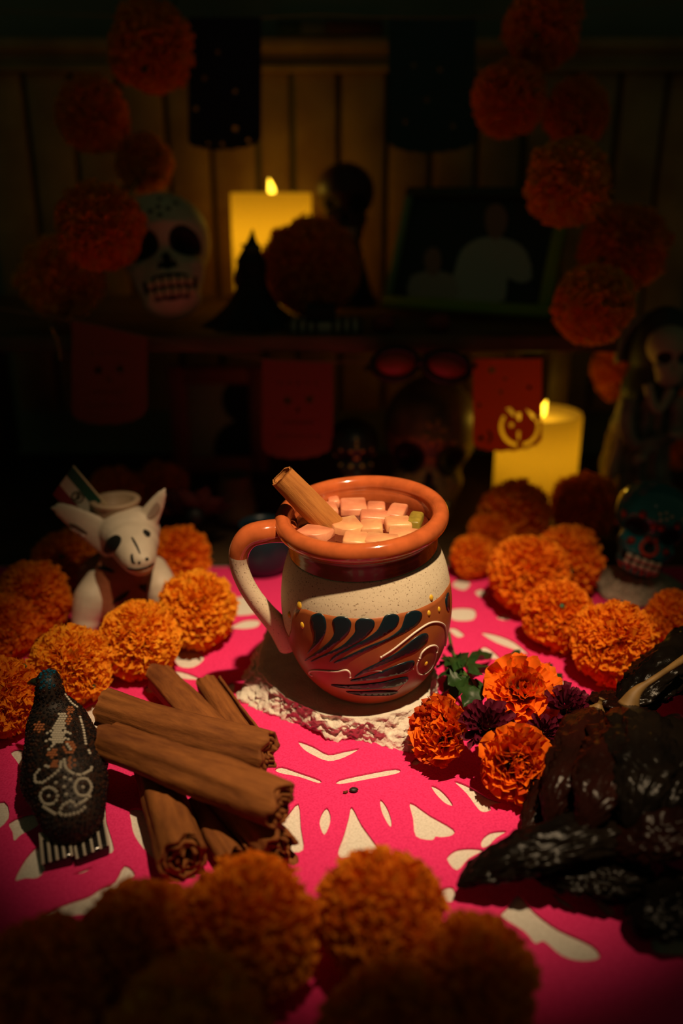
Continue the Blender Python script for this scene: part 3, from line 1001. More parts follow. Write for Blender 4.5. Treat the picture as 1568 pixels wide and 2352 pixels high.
for (bx, by, bz, ex, ey, ez, w) in ((1062,1540,.026,1018,1500,.020,.013),(1062,1545,.028,1008,1548,.020,.014),(1066,1550,.024,1012,1590,.012,.014),(1075,1552,.030,1040,1604,.022,.015),
        (1070,1535,.024,1090,1494,.016,.011),(1085,1550,.026,1132,1522,.014,.012),(1090,1560,.024,1108,1604,.020,.014),(1066,1530,.030,1036,1474,.020,.010),(1075,1545,.034,1100,1540,.032,.013),
        (1060,1560,.034,1030,1570,.032,.014),(1070,1520,.020,1130,1494,.010,.009),(1050,1530,.020,1005,1522,.012,.011),(1085,1575,.03,1068,1618,.024,.014),(1045,1545,.03,1052,1500,.028,.012)):
    a = gz(bx, by, bz); b = gz(ex, ey, ez)
    L = (b - a).length * 1.08
    v, f = leaf_vf(L, w, .25, .12, lobes=3, ph=rs.uniform(0, 6))
    q = (b - a).to_track_quat('X', 'Z').to_matrix()
    roll = Matrix.Rotation(rs.uniform(-.5, .5), 3, 'X')
    obj('leaf', [a + q @ (roll @ p) for p in v], f, leaf_m, sp, og)
for (bx, by, ex, ey, w, lab) in ((1170,1530,1196,1488,.010,'small dark green leaf poking out above the open marigold'),(1230,1548,1270,1522,.009,'green leaf behind the upper right edge of the open marigold'),(1268,1572,1292,1544,.008,'green leaf at the right edge of the open marigold near the garland'),(1276,1600,1306,1584,.010,'green leaf between the open marigold and the burgundy flower')):
    a = gz(bx, by, .016); b = gz(ex, ey, .013)
    v, f = leaf_vf((b - a).length, w, .2, .1)
    q = (b - a).to_track_quat('X', 'Z').to_matrix()
    o = obj('marigold_leaf', [q @ p for p in v], f, leaf_m)
    o.location = a
    tag(o, lab, 'leaf', 'single marigold leaves')

# ------------------------------------------------------------------ dried chiles
def chile_mat(name, c, c2):
    return mat(name, c, 0.25, spec=0.15, color2=c2, vscale=40, bump=0.6, bscale=260, detail=6)
ch_m = [chile_mat('chile_skin', (0.020, 0.0045, 0.003), (0.008, 0.003, 0.002)), chile_mat('chile_skin_black', (0.009, 0.006, 0.004), (0.004, 0.003, 0.0025))]
chstem_m = mat('chile_stem', (0.24, 0.135, 0.04), 0.6, var=0.3, vscale=120)
def chile(pts, w, label, seed, mi=0, flat=0.55, stem=None, tw=0.0, roundtip=.0):
    path = catmull(pts, 84)
    T, N, B = frames(path)
    V, F = [], []
    n = 64; m_ = len(path)
    for i in range(m_):
        t = i / (m_ - 1)
        r = w / 2 * (min(1, (t / 0.16)) ** 0.6 if t < .16 else 1) * (1 - (max(0, t - 0.25) / 0.75) ** 2.2 * (0.86 - roundtip))
        if t > .94: r *= sqrt(max(0.02, 1 - ((t - .94) / .06) ** 2))
        r = max(r, w * .03)
        for k in range(n):
            a = 2 * pi * k / n + tw * t
            ca, sa = cos(a), sin(a)
            p = Vector((ca * 1.4 + seed, sa * 1.4, t * 3.0))
            wx, wy = 0.5 * nz((ca + seed, sa, t * 5), 1.3), 0.5 * nz((sa + seed, ca, t * 4 + 3), 1.3)
            wr = 0.20 * nz(p, 1.1) + 0.30 * (abs(nz((ca * 2.2 + seed + wx, sa * 2.2 + wy, t * 3.4), 1.5)) - .2) + 0.30 * (abs(nz((ca * 4.4 + seed + wx, sa * 4.4 + wy, t * 8), 1.3)) - .2) + 0.05 * nz((ca * 9 + seed, sa * 9, t * 22), 1.1)
            rr = r * (1 + wr * 1.25)
            V.append(path[i] + N[i] * (rr * flat * ca) + B[i] * (rr * sa))
    for i in range(m_ - 1):
        for k in range(n):
            k2 = (k + 1) % n
            F.append((i * n + k, i * n + k2, (i + 1) * n + k2, (i + 1) * n + k))
    F.append(tuple(range(n - 1, -1, -1))); F.append(tuple((m_ - 1) * n + k for k in range(n)))
    c = path[m_ // 2]
    lo = min(p.z for p in V)
    o = obj('dried_chile', V, F, ch_m[mi], origin=c)
    tag(o, label, 'chile', 'pile of dried chiles')
    if stem:
        sp_ = catmull([path[1]] + [Vector(s) for s in stem], 18)
        v, f = tube_vf(sp_, [w * .20, w * .12, w * .055, w * .05, w * .075], 14)
        obj('stem', v, f, chstem_m, o, c)['label'] = 'pale tan dried stem'
    return o
g = gz
def st(px, py, z, dx, dy): return [g(px + dx * .5, py + dy * .5, z + .004), g(px + dx, py + dy, z + .007)]
chile([g(1470,1900,.024), g(1340,1925,.026), g(1200,1960,.022), g(1110,1998,.015), g(1048,2036,.009)], .023, 'long dark dried chile whose tip reaches farthest towards the front paper flowers', 2, 1)
chile([g(1500,1985,.012), g(1400,2010,.013), g(1310,2012,.012), g(1215,2002,.010)], .026, 'black dried chile lying lowest on the cloth in front of the pile', 7, 1)
chile([g(1335,1675,.012), g(1290,1750,.013), g(1250,1840,.012), g(1205,1925,.008)], .025, 'wrinkled red-black chile on the cloth next to the round marigold', 3, 0, stem=st(1335,1675,.012,8,-26))
chile([g(1392,1655,.016), g(1350,1740,.016), g(1310,1830,.014), g(1270,1915,.010)], .025, 'red-black chile at the left of the bottom layer, second from the round marigold', 5, 0)
chile([g(1460,1670,.016), g(1420,1760,.016), g(1380,1850,.014), g(1340,1940,.010)], .026, 'black chile in the bottom layer under the pale-stemmed one', 9, 1)
chile([g(1540,1670,.016), g(1500,1760,.016), g(1460,1850,.014), g(1420,1930,.011)], .026, 'dark chile in the bottom layer right of the middle', 13, 0)
chile([g(1630,1690,.016), g(1590,1780,.016), g(1540,1870,.014), g(1490,1945,.011)], .026, 'dark chile in the bottom layer by the right picture edge', 17, 1)
chile([g(1372,1628,.032), g(1330,1715,.036), g(1295,1800,.034), g(1255,1890,.022)], .024, 'wrinkled chile on top of the pile, the one closest to the marigolds', 21, 0, stem=st(1372,1628,.032,10,-24))
chile([g(1428,1650,.040), g(1396,1740,.043), g(1368,1830,.040), g(1330,1915,.028)], .025, 'wrinkled red-black chile on top in the middle of the pile', 11, 0)
chile([g(1440,1622,.044), g(1474,1720,.047), g(1470,1820,.043), g(1440,1905,.032)], .030, 'large dark chile with a pale tan stem curving up to the right edge', 15, 1, stem=[g(1462,1588,.052), g(1512,1552,.058), g(1578,1508,.060)])
chile([g(1570,1645,.040), g(1552,1740,.044), g(1535,1830,.040), g(1505,1905,.030)], .027, 'black chile on top of the pile, right of the pale-stemmed one', 23, 1)
chile([g(1660,1710,.038), g(1630,1800,.040), g(1590,1880,.036), g(1545,1950,.026)], .027, 'black chile on top of the pile at the right picture edge', 25, 1)
chile([g(1640,1450,.040), g(1560,1520,.040), g(1490,1575,.036), g(1420,1628,.028)], .034, 'glossy black chile lying diagonally behind the pale chile stem', 19, 1, roundtip=.2)
chile([g(1620,1860,.032), g(1540,1905,.034), g(1450,1935,.028), g(1330,1965,.017)], .025, 'dark dried chile lying across the front right of the pile', 27, 0, stem=st(1620,1860,.032,26,-10))
chile([g(1355,1608,.022), g(1400,1622,.026), g(1470,1655,.028), g(1540,1700,.026)], .024, 'small crinkled chile at the back of the pile near the garland', 31, 0)
chile([g(1620,2030,.012), g(1550,2078,.013), g(1490,2105,.012), g(1435,2085,.010)], .028, 'separate black chile at the lower right on the cloth', 35, 1)
chile([g(1292,1640,.011), g(1325,1662,.014), g(1360,1700,.016), g(1385,1745,.016)], .022, 'small red-black chile under the burgundy flower', 43, 0)

# ------------------------------------------------------------------ paper marigold pompoms
def pompom_mat(name, c, c2):
    m = mat(name, c, 0.7, spec=0.25, color2=c2, vscale=2.4, translucent=0.35, detail=3)
    return m
po_m = pompom_mat('orange_paper', (0.97, 0.35, 0.014), (0.92, 0.25, 0.009))
po_y = pompom_mat('amber_paper', (0.99, 0.47, 0.024), (0.96, 0.36, 0.015))
def pompom_mesh(seed, m, n=2300):
    rs = random.Random(seed)
    V, F = [], []
    off = Vector((seed * 3.1, 1.7, 0.4))
    for k in range(n):
        z = 1 - 2 * (k + .5) / n
        ph = k * 2.399963 + rs.uniform(-.2, .2)
        s = sqrt(1 - z * z)
        d = Vector((s * cos(ph), s * sin(ph), z)) + Vector((rs.gauss(0, .07), rs.gauss(0, .07), rs.gauss(0, .07)))
        d.normalize()
        lump = 1 + 0.13 * nz(d + off, 1.6) + 0.09 * nz(d + off, 3.6)
        tip = lump * rs.uniform(.86, 1.02)
        side = d.cross(Vector((rs.uniform(-1, 1), rs.uniform(-1, 1), rs.uniform(-1, 1)))).normalized()
        oth = d.cross(side)
        w = rs.uniform(.045, .10)
        bend = rs.uniform(-.22, .22)
        segs = 3
        b0 = len(V)
        for j in range(segs + 1):
            t = j / segs
            rad = 0.50 + (tip - .50) * t
            wob = w * (.45 + .8 * t) * (1 - .35 * (t > .95))
            c = d * rad + oth * (bend * t * t) + side * (.05 * sin(t * 6 + ph))
            cr = oth * (0.05 * t * sin(j * 2.2 + k))
            V.append(c - side * wob + cr); V.append(c + oth * wob * .35 * t); V.append(c + side * wob - cr)
        for j in range(segs):
            a = b0 + 3 * j
            F.append((a, a + 1, a + 4, a + 3)); F.append((a + 1, a + 2, a + 5, a + 4))
    v, f = sphere_vf((0, 0, 0), (.74, .74, .74), 16, 10)
    o = len(V); V += v; F += [[i + o for i in q] for q in f]
    me = bpy.data.meshes.new('paper_marigold')
    me.from_pydata([tuple(p) for p in V], [], F)
    me.materials.append(m)
    return me
PM = [pompom_mesh(i + 1, po_m) for i in range(3)] + [pompom_mesh(9, po_y), pompom_mesh(12, po_y)]
tie_v, tie_f = tube_vf(catmull([(0, 0, -.5), (.1, .05, -.8), (.16, .04, -.97)], 6), [.07, .06, .05], 8)
tie_me = bpy.data.meshes.new('stem_tie'); tie_me.from_pydata([tuple(p) for p in tie_v], [], tie_f)
tie_me.materials.append(mat('green_wire', (0.02, 0.12, 0.05), .5))
pr = random.Random(99)
def pompom(c, r, label, group, k=None, sq=1.0):
    o = bpy.data.objects.new('paper_marigold', PM[k if k is not None else pr.randrange(5)])
    COL.objects.link(o)
    o.location = c
    o.rotation_euler = (pr.uniform(0, 6), pr.uniform(0, 6), pr.uniform(0, 6)) if sq == 1 else (0, 0, pr.uniform(0, 6))
    o.scale = (r, r, r * sq)
    tag(o, label, 'paper flower', group)
    t = bpy.data.objects.new('stem_tie', tie_me); COL.objects.link(t); t.parent = o
    return o
def pom_table(px, py, rpx, label, group, k=None):
    z = 0.03
    for _ in range(12):
        p = gz(px, py, z); r = px2m(rpx, p); z = r * 0.94
    return pompom(gz(px, py, z), r, label, group, k)
def pom_at(px, py, rpx, Y, label, group, k=None):
    p = at(px, py, Y)
    return pompom(p, px2m(rpx, p), label, group, k)
GL = 'orange paper flowers on the left of the table'
pom_table(452, 1402, 92, 'bright orange paper flower right of the dog figurine, nearest the mug handle', GL, 3)
pom_table(318, 1470, 92, 'bright orange paper flower straight in front of the dog figurine', GL, 4)
pom_table(163, 1525, 94, 'bright orange paper flower just behind the beaded bird', GL, 3)
pom_table(4, 1602, 94, 'dim orange paper flower left of the beaded bird at the picture edge', GL, 0)
pom_table(78, 1375, 86, 'dim orange paper flower left of the dog figurine', GL, 1)
pom_table(10, 1440, 74, 'orange paper flower cut off by the left edge, behind the one beside the bird', GL, 2)
pom_table(412, 1276, 70, 'brownish orange paper flower behind the right shoulder of the dog figurine', GL, 0)
pom_table(150, 1285, 72, 'dark orange paper flower behind the left ear of the dog figurine', GL, 1)
pom_table(265, 1138, 66, 'very dim paper flower behind the flag of the dog figurine', GL, 2)
pom_table(372, 1120, 62, 'very dim paper flower between the dog figurine and the maroon portrait', GL, 0)
GRt = 'orange paper flowers on the right of the table'
pom_table(1410, 1478, 98, 'orange paper flower nearest the dried chiles', GRt, 0)
pom_table(1283, 1412, 84, 'orange paper flower in the right garland, next after the one by the chiles', GRt, 1)
pom_table(1215, 1322, 92, 'orange paper flower halfway up the right garland beside the mug', GRt, 2)
pom_table(1300, 1290, 84, 'dim orange paper flower right of the garland middle', GRt, 0)
pom_table(1085, 1278, 52, 'small orange paper flower right behind the mug rim', GRt, 1)
pom_table(1180, 1185, 84, 'dim orange paper flower in front of the glowing low candle, left of its foot', GRt, 1)
pom_table(1128, 1232, 56, 'small dim orange paper flower just left of the garland, behind the mug', GRt, 2)
pom_table(1345, 1165, 78, 'dim orange paper flower right of the foot of the low candle', GRt, 2)
pom_table(1548, 1420, 66, 'dark orange paper flower at the right edge below the blue skull', GRt, 0)
pom_at(1565, 985, 92, .90, 'dark orange paper flower behind the skeleton statue at the right edge', GRt, 2)
pom_at(1428, 850, 70, .88, 'orange paper flower lit from behind between the low candle and the skeleton statue', GRt, 1)
GF = 'blurred orange paper flowers at the front of the table'
pom_table(572, 2130, 160, 'blurred orange paper flower in the front row, straight below the cinnamon sticks', GF, 0)
pom_table(872, 2100, 150, 'blurred orange paper flower in the front row, just right of the middle', GF, 1)
pom_table(330, 2175, 150, 'dark blurred paper flower in the front row below the beaded bird', GF, 2)
pom_table(1085, 2262, 152, 'blurred orange paper flower at the right end of the front row', GF, 0)
pom_table(80, 2290, 175, 'dark blurred paper flower in the lower left corner', GF, 1)
pom_table(430, 2400, 190, 'dark blurred paper flower at the bottom edge, left of the middle', GF, 3)
pom_table(900, 2380, 160, 'dark blurred paper flower at the bottom edge, right of the middle', GF, 2)
GU = 'orange paper flowers of the hanging garland'
YG = 0.80
for (x, y, r, Y, lab) in (
  (345,110,98,.84,'topmost dim paper flower of the left hanging garland, beside the dark blue banner'),
  (212,265,82,.82,'dim paper flower of the left hanging garland, second from the top'),
  (330,375,66,.86,'dark paper flower in the middle of the left hanging garland'),
  (230,520,100,.72,'dim paper flower left of the white skull on the shelf'),
  (140,640,96,.79,'lowest dim paper flower of the left hanging garland'),
  (1245,62,92,.84,'topmost dim paper flower of the right hanging garland'),
  (1168,225,84,.82,'dim paper flower right of the teal banner'),
  (1322,262,76,.84,'dim paper flower of the right hanging garland beside the teal-banner one'),
  (1305,420,98,.74,'dim paper flower above the right corner of the framed photo'),
  (1432,570,100,.80,'dim paper flower right of the framed photo'),
  (1362,700,92,.70,'lowest dim paper flower of the right hanging garland, above the statue')):
    pom_at(x, y, r, Y, lab, GU)
p = at(715, 652, .86); r = px2m(108, p)
pompom(Vector((p.x, p.y, SZ + r * 1.02)), r, 'dark orange paper flower on the shelf in front of the tall glowing candle', 'paper flower on the shelf', 2)
# garland wires
wire_m = mat('garland_wire', (0.02, 0.03, 0.015), .6)
for pts, lab in (([(150,741,.80),(140,645,.80),(230,520,.72),(330,375,.88),(212,265,.84),(345,110,.86),(420,-30,.9)], 'thin dark wire holding up the left hanging garland of paper flowers'),
                 ([(1446,1165,.82),(1450,830,.84),(1362,700,.70),(1432,570,.80),(1305,420,.74),(1322,262,.86),(1168,225,.84),(1245,62,.86),(1150,-40,.9)], 'thin dark wire holding up the right hanging garland of paper flowers')):
    path = catmull([at(*q) for q in pts], 60)
    end = Vector((path[-1].x, WALLY - .01, path[-1].z + .03))
    path += [path[-1].lerp(end, .5), end]
    v, f = tube_vf(path, .0012, 6)
    tag(obj('garland_wire', v, f, wire_m, origin=path[0]), lab, 'wire')
# ------------------------------------------------------------------ beaded bird
bird_root = thing('beaded_bird', (*gz(145, 1760, 0).xy, 0), 'bird figure covered in black and white beads, with a blue head and skull pattern', 'figurine')
og = Vector(bird_root.location)
def bp(px, py, z): return gz(px, py, z)
spine = [bp(166, 1870, .0155), bp(156, 1800, .021), bp(146, 1735, .0225), bp(134, 1675, .028), bp(118, 1618, .041), bp(112, 1575, .052), bp(112, 1562, .054)]
parts = [chain(spine, [.0150, .0195, .0200, .0165, .0085, .0068, .0058], 18, 20, 12)]
parts.append(sphere_vf(bp(150, 1760, .018), (.021, .030, .0175), 24, 14))
parts.append(chain([bp(112, 1566, .054), bp(98, 1566, .0535)], [.0058, .0036], 5))
bv, bf = blend_vf(parts, 0.0011, 8)
wax_m = mat('dark_bead_wax', (0.025, 0.014, 0.010), .6)
obj('body', bv, bf, wax_m, bird_root, og)
beak = catmull([bp(97, 1567, .0535), bp(80, 1566, .053), bp(66, 1569, .050)], 8)
v, f = tube_vf(beak, [.0034, .0022, .0009], 12); obj('beak', v, f, mat('dark_beak', (0.03, 0.035, 0.02), .35), bird_root, og)
cb = lambda p: crop(p, 0, 1500, 0.2338)
white_fill = [cb([(580,600),(655,600),(645,690),(650,780),(640,860),(600,895),(520,880),(490,810),(520,730)])]
white_line = [cb(L) for L in (
  [(385,1150),(345,1200),(345,1270),(420,1275),(520,1205),(590,1140),(600,1060)], [(630,1050),(640,1120),(680,1165),(730,1190),(800,1200),(890,1150),(905,1100)],
  [(480 + 85 * cos(k * pi / 6), 1405 + 85 * sin(k * pi / 6)) for k in range(13)], [(815 + 82 * cos(k * pi / 6), 1318 + 88 * sin(k * pi / 6)) for k in range(13)],
  [(585,1570),(610,1500),(700,1450),(745,1500),(830,1450),(890,1400)], [(430,1510),(540,1580),(660,1595),(780,1565),(850,1500)],
  [(325,490),(300,560),(270,640)], [(640,410),(700,490),(775,545)], [(785,630),(820,760),(845,920)], [(870,960),(890,1010)],
  [(440,380+30),(470,1120),(540,1130)] if False else [(450,1110),(500,1130)], [(500,770),(430,810)], [(490,850),(430,880)], [(640,770),(700,800)], [(640,840),(700,860)], [(530,900),(470,960)], [(660,900),(700,960)])]
white_dot = cb([(635,1225),(690,1245),(550,1275),(630,1315),(650,1390),(480,1405),(815,1318)])
orange_blob = [(cb([q])[0], r * .2338) for q, r in (((560,1115),70),((690,1080),55),((680,930),60),((510,980),55),((385,730),50),((640,650),60),((690,560),45))]
blue_poly = cb([(400,190),(470,165),(530,200),(560,340),(480,350),(400,350)])
def seg_d(p, a, b):
    a = Vector(a); b = Vector(b); p = Vector(p); d = b - a
    t = max(0, min(1, (p - a).dot(d) / max(1e-9, d.dot(d))))
    return (p - a - d * t).length
def bead_kind(q):
    if inside(q, blue_poly): return 3
    for P_ in white_fill:
        if inside(q, P_): return 1
    for L in white_line:
        for i in range(len(L) - 1):
            if seg_d(q, L[i], L[i + 1]) < 4.0: return 1
    for d in white_dot:
        if (Vector(q) - Vector(d)).length < 4.2: return 1
    for c, r in orange_blob:
        if (Vector(q) - Vector(c)).length < r: return 2 if random.random() < .65 else 0
    return 0
def torus_tpl(R, r, n=7, m=3):
    V, F = [], []
    for i in range(n):
        a = 2 * pi * i / n
        for j in range(m):
            b = 2 * pi * j / m + pi / 2
            V.append(Vector(((R + r * cos(b)) * cos(a), (R + r * cos(b)) * sin(a), r * sin(b))))
    for i in range(n):
        for j in range(m):
            F.append((i * m + j, ((i + 1) % n) * m + j, ((i + 1) % n) * m + (j + 1) % m, i * m + (j + 1) % m))
    return V, F
TV, TF = torus_tpl(.00056, .00038)
tmp = bpy.data.meshes.new('tmp'); tmp.from_pydata([tuple(p) for p in bv], [], bf); tmp.calc_loop_triangles()
rs = random.Random(5)
pts = []
bvh_b = bvh_of(bv, bf)
fixed = []
def lay(px, py, k):
    h = bvh_b.ray_cast(CAM, ray(px, py).normalized())
    if h[0] is None or h[1].dot(CAM - h[0]) <= 0: return
    for p_, n_, k_ in fixed:
        if (p_ - h[0]).length < .00135: return
    fixed.append((h[0], h[1], k))
for L in white_line:
    acc = 0
    for i in range(len(L) - 1):
        a, b = Vector(L[i]), Vector(L[i + 1]); d = (b - a).length
        n_ = max(1, int(d / 3))
        for q in range(n_):
            c = a.lerp(b, q / n_); lay(c.x, c.y, 1)
for d in white_dot: lay(d[0], d[1], 1)
for P_ in white_fill:
    for j in range(60):
        for i in range(40):
            q = (110 + i * 6.4 + 3.2 * (j % 2), 1630 + j * 5.4)
            if inside(q, P_): lay(q[0], q[1], 1)
for c, r in orange_blob:
    for j in range(-4, 5):
        for i in range(-4, 5):
            q = (c[0] + i * 6.6 + 3.3 * (j % 2), c[1] + j * 5.8)
            if (Vector(q) - Vector(c)).length < r: lay(q[0], q[1], 2)
tri = [(t.vertices[:], t.area) for t in tmp.loop_triangles]
tot = sum(a for _, a in tri)
cum = []; s_ = 0
for t, a in tri: s_ += a; cum.append(s_)
import bisect
cell = {}
dmin = .00165
for p, n, k in fixed:
    cell.setdefault((int(p.x / dmin), int(p.y / dmin), int(p.z / dmin)), []).append(p)
for k in range(30000):
    t = tri[bisect.bisect(cum, rs.random() * tot) if True else 0][0] if True else None
    r1, r2 = rs.random(), rs.random()
    if r1 + r2 > 1: r1, r2 = 1 - r1, 1 - r2
    a, b, c = (bv[i] for i in t)
    p = a + (b - a) * r1 + (c - a) * r2
    if p.z < .003: continue
    key = (int(p.x / dmin), int(p.y / dmin), int(p.z / dmin))
    ok = True
    for dx in (-1, 0, 1):
        for dy in (-1, 0, 1):
            for dz in (-1, 0, 1):
                for o_ in cell.get((key[0] + dx, key[1] + dy, key[2] + dz), ()):
                    if (o_ - p).length_squared < dmin * dmin: ok = False
    if not ok: continue
    cell.setdefault(key, []).append(p)
    pts.append((p, (b - a).cross(c - a).normalized()))
bpy.data.meshes.remove(tmp)
bm_ = [mat('black_bead', (0.012, 0.009, 0.010), .12, spec=.6), mat('white_bead', (0.62, 0.56, 0.46), .25), mat('orange_bead', (0.42, 0.14, 0.05), .25), mat('blue_bead', (0.004, 0.09, 0.16), .15), mat('brown_bead', (0.05, 0.018, 0.010), .15)]
VB = [[[], []] for _ in range(5)]
for p, n, kk in [(p, n, None) for p, n in pts] + fixed:
    q = topx(p)
    k = 3 if n.dot(CAM - p) > 0 and inside(q, blue_poly) else (4 if rs.random() < .3 else 0)
    if k != 3 and p.z > .058: k = 3
    if kk is not None: k = kk
    R = n.to_track_quat('Z', 'Y').to_matrix()
    o_ = len(VB[k][0])
    VB[k][0] += [p + n * .00022 + R @ v for v in TV]
    VB[k][1] += [[i + o_ for i in ff] for ff in TF]
for k, nm in enumerate(('black_beads', 'white_beads', 'orange_beads', 'blue_beads', 'brown_beads')):
    if VB[k][0]:
        o = obj(nm, VB[k][0], VB[k][1], bm_[k], bird_root, og); o['kind'] = 'stuff'
# tail and wing tips with striped feathers
for quad, ns in (([(92,1925),(155,1890),(168,1972),(98,1992)], 4), ([(160,1892),(238,1866),(252,1948),(176,1980)], 4)):
    P4 = [gz(*quad[0], .0085), gz(*quad[1], .0105), gz(*quad[2], .0045), gz(*quad[3], .0035)]
    top = [p + Vector((0, 0, .002)) for p in P4]
    bot = [Vector((p.x, p.y, .0006)) for p in P4]
    V = top + bot
    v, f = bevelled(V, [(0, 1, 2, 3), (7, 6, 5, 4), (0, 4, 5, 1), (1, 5, 6, 2), (2, 6, 7, 3), (3, 7, 4, 0)], .0012, 2)
    tf_ = obj('tail_feathers', v, f, bm_[0], bird_root, og)
    SV, SF = [], []
    for i in range(ns + 1):
        t = (i + .12) / (ns + .25)
        a = top[0].lerp(top[1], t); b = top[3].lerp(top[2], t)
        for k in range(15):
            p = a.lerp(b, k / 14) + Vector((0, 0, .0004))
            o_ = len(SV); SV += [p + v_ for v_ in TV]; SF += [[q + o_ for q in ff] for ff in TF]
            if k < 4 and i < ns:
                a2 = top[0].lerp(top[1], (i + .55) / (ns + .25)); b2 = top[3].lerp(top[2], (i + .55) / (ns + .25))
                p = a2.lerp(b2, k / 14) + Vector((0, 0, .0004))
                o_ = len(SV); SV += [p + v_ for v_ in TV]; SF += [[q + o_ for q in ff] for ff in TF]
    o = obj('feather_stripes', SV, SF, bm_[1], tf_, og); o['kind'] = 'stuff'

# ------------------------------------------------------------------ dog figurine
DY = .59
dogc = (0.42, 0.36, 0.29)
dog_m = mat('pale_ceramic', (0.60, 0.51, 0.40), .55, var=.12, vscale=80)
dog_br = mat('terracotta_chest', (0.36, 0.12, 0.055), .6, var=.2, vscale=80)
dark_p = mat('black_paint', (0.008, 0.008, 0.007), .5)
dfoot = gz(285, 1392, 0)
dog = thing('dog_figurine', (dfoot.x, dfoot.y, 0), 'pale ceramic dog figurine with pointed ears and a pot on its head', 'figurine')
og = Vector(dog.location)
ap = at
hd = [sphere_vf(ap(297, 1218, .570), (.0215, .020, .0175), 24, 14),
      sphere_vf(ap(305, 1245, .556), (.018, .016, .0150), 24, 14),
      chain([ap(307, 1250, .556), ap(316, 1276, .542), ap(322, 1290, .537)], [.0165, .0128, .0098], 8, 18, 12),
      sphere_vf(ap(322, 1287, .533), (.0085, .006, .0065), 16, 10)]
def earp(b0, b1, tip, Yb, Yt, th):
    B0, B1, Tp = ap(*b0, Yb), ap(*b1, Yb), ap(*tip, Yt)
    m_ = (B0 + B1) / 2
    out = []
    for k in range(13):
        t = k / 12
        c = m_.lerp(Tp, t)
        w = (B1 - B0).length / 2 * (1 - t) ** .52 + .0014
        d = (B1 - B0).normalized()
        R = Matrix((d, Vector((0, 1, 0)), d.cross(Vector((0, 1, 0))))).transposed()
        out.append(sphere_vf(c, (w, th * (1 - .5 * t) + .0008, .0042), 16, 8, R))
    return merge(*out)
hd.append(earp((270, 1300), (246, 1196), (128, 1166), .564, .566, .0036))
hd.append(earp((305, 1200), (352, 1222), (374, 1132), .568, .566, .0034))
hv, hf = blend_vf(hd, .0011, 5)
hd_o = obj('head', hv, hf, dog_m, dog, og)
hb = bvh_of(hv, hf)
def mk_cast(b, M=None):
    def c(px, py):
        h = b.ray_cast(CAM, ray(px, py).normalized())
        return None if h[0] is None else (h[0], h[1])
    return c
hcast = mk_cast(hb)
cd = lambda p: crop(p, 0, 1040, 0.38265)
for nm, L, m_, t in (
  ('eye_hole', [(622,590),(628,560),(650,520),(690,495),(720,500),(730,525),(715,560),(690,590),(650,605)], dark_p, .0006),
  ('eye_hole', [(858,480),(862,462),(878,465),(900,480),(897,502),(880,505)], dark_p, .0005),
  ('nose_line', [(788,512),(798,510),(825,555),(843,602),(836,605),(815,565)], dark_p, .0004),
  ('nostril', [(785,615),(796,605),(800,625),(806,655),(815,660),(800,662),(788,645)], dark_p, .0004),
  ('nostril', [(828,655),(838,650),(845,658),(838,665),(830,663)], dark_p, .0004),
  ('nostril', [(870,635),(880,628),(892,634),(886,646),(874,645)], dark_p, .0004),
  ('mouth_line', [(765,690),(820,695),(880,682),(918,662),(920,670),(880,692),(820,706),(770,700)], dark_p, .0004),
  ('ear_inner', [(415,425),(440,425),(480,445),(520,475),(522,485),(490,478),(440,450)], mat('ear_dark', (.10, .06, .04), .7), .0005),
  ('ear_inner', [(420,450),(450,455),(495,485),(515,500),(490,510),(455,490)], mat('ear_pink', (.50, .40, .34), .7), .0005),
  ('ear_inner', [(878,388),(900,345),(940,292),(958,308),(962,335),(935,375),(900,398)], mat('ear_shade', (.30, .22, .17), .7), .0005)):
    v, f = on_surface(smooth_loop(cd(L), 2), hcast, t, 3.0)
    if f: obj(nm, v, f, m_, hd_o, og)
bodyp_ = [chain([ap(290, 1250, .578), ap(288, 1310, .574), ap(284, 1370, .576)], [.0150, .0205, .026], 8, 18, 12), sphere_vf(ap(275, 1345, .600), (.0275, .024, .026), 24, 14), sphere_vf(Vector((dfoot.x - .002, .602, .022)), (.032, .030, .022), 24, 14),
          chain([ap(312, 1300, .567), ap(300, 1370, .567)], [.013, .018], 6)]
v, f = blend_vf(bodyp_, .0013, 6)
bd_o = obj('body', v, f, dog_br, dog, og)
bb = bvh_of(v, f); bcast = mk_cast(bb)
arm = [chain([ap(232, 1340, .575), ap(212, 1375, .562), ap(196, 1420, .556)], [.0125, .0135, .010], 8), sphere_vf(Vector((ap(196, 1424, .555).x, .556, .008)), (.010, .012, .008), 18, 10)]
v, f = blend_vf(arm, .0012, 5); obj('leg', v, f, dog_m, dog, og)
arm = [chain([ap(352, 1310, .580), ap(366, 1345, .566), ap(372, 1400, .562)], [.011, .012, .009], 8), sphere_vf(Vector((ap(372, 1400, .560).x, .560, .008)), (.010, .012, .008), 18, 10)]
v, f = blend_vf(arm, .0012, 5); obj('leg', v, f, dog_m, dog, og)
for L in ([(590,680),(640,685),(690,715),(660,720),(600,700)], [(675,905),(700,870),(775,825),(770,850),(735,885)], [(835,795),(880,790),(935,825),(890,838),(850,825)]):
    v, f = on_surface(smooth_loop(cd(L), 2), bcast, .0007, 4.0)
    if f: obj('painted_leaf', v, f, dark_p, bd_o, og)
pc = ap(266, 1164, .578)
v, f = lathe_vf([(.004, -.012), (.0150, -.011), (.0160, -.004), (.0156, .001), (.0170, .0034), (.0176, .005), (.0165, .0062), (.0135, .0060), (.0122, .0045), (.0116, -.002), (.003, -.006)], 40, True, pc)
obj('pot_rim', v, f, mat('tan_ceramic', (0.40, 0.28, 0.18), .55), dog, og)
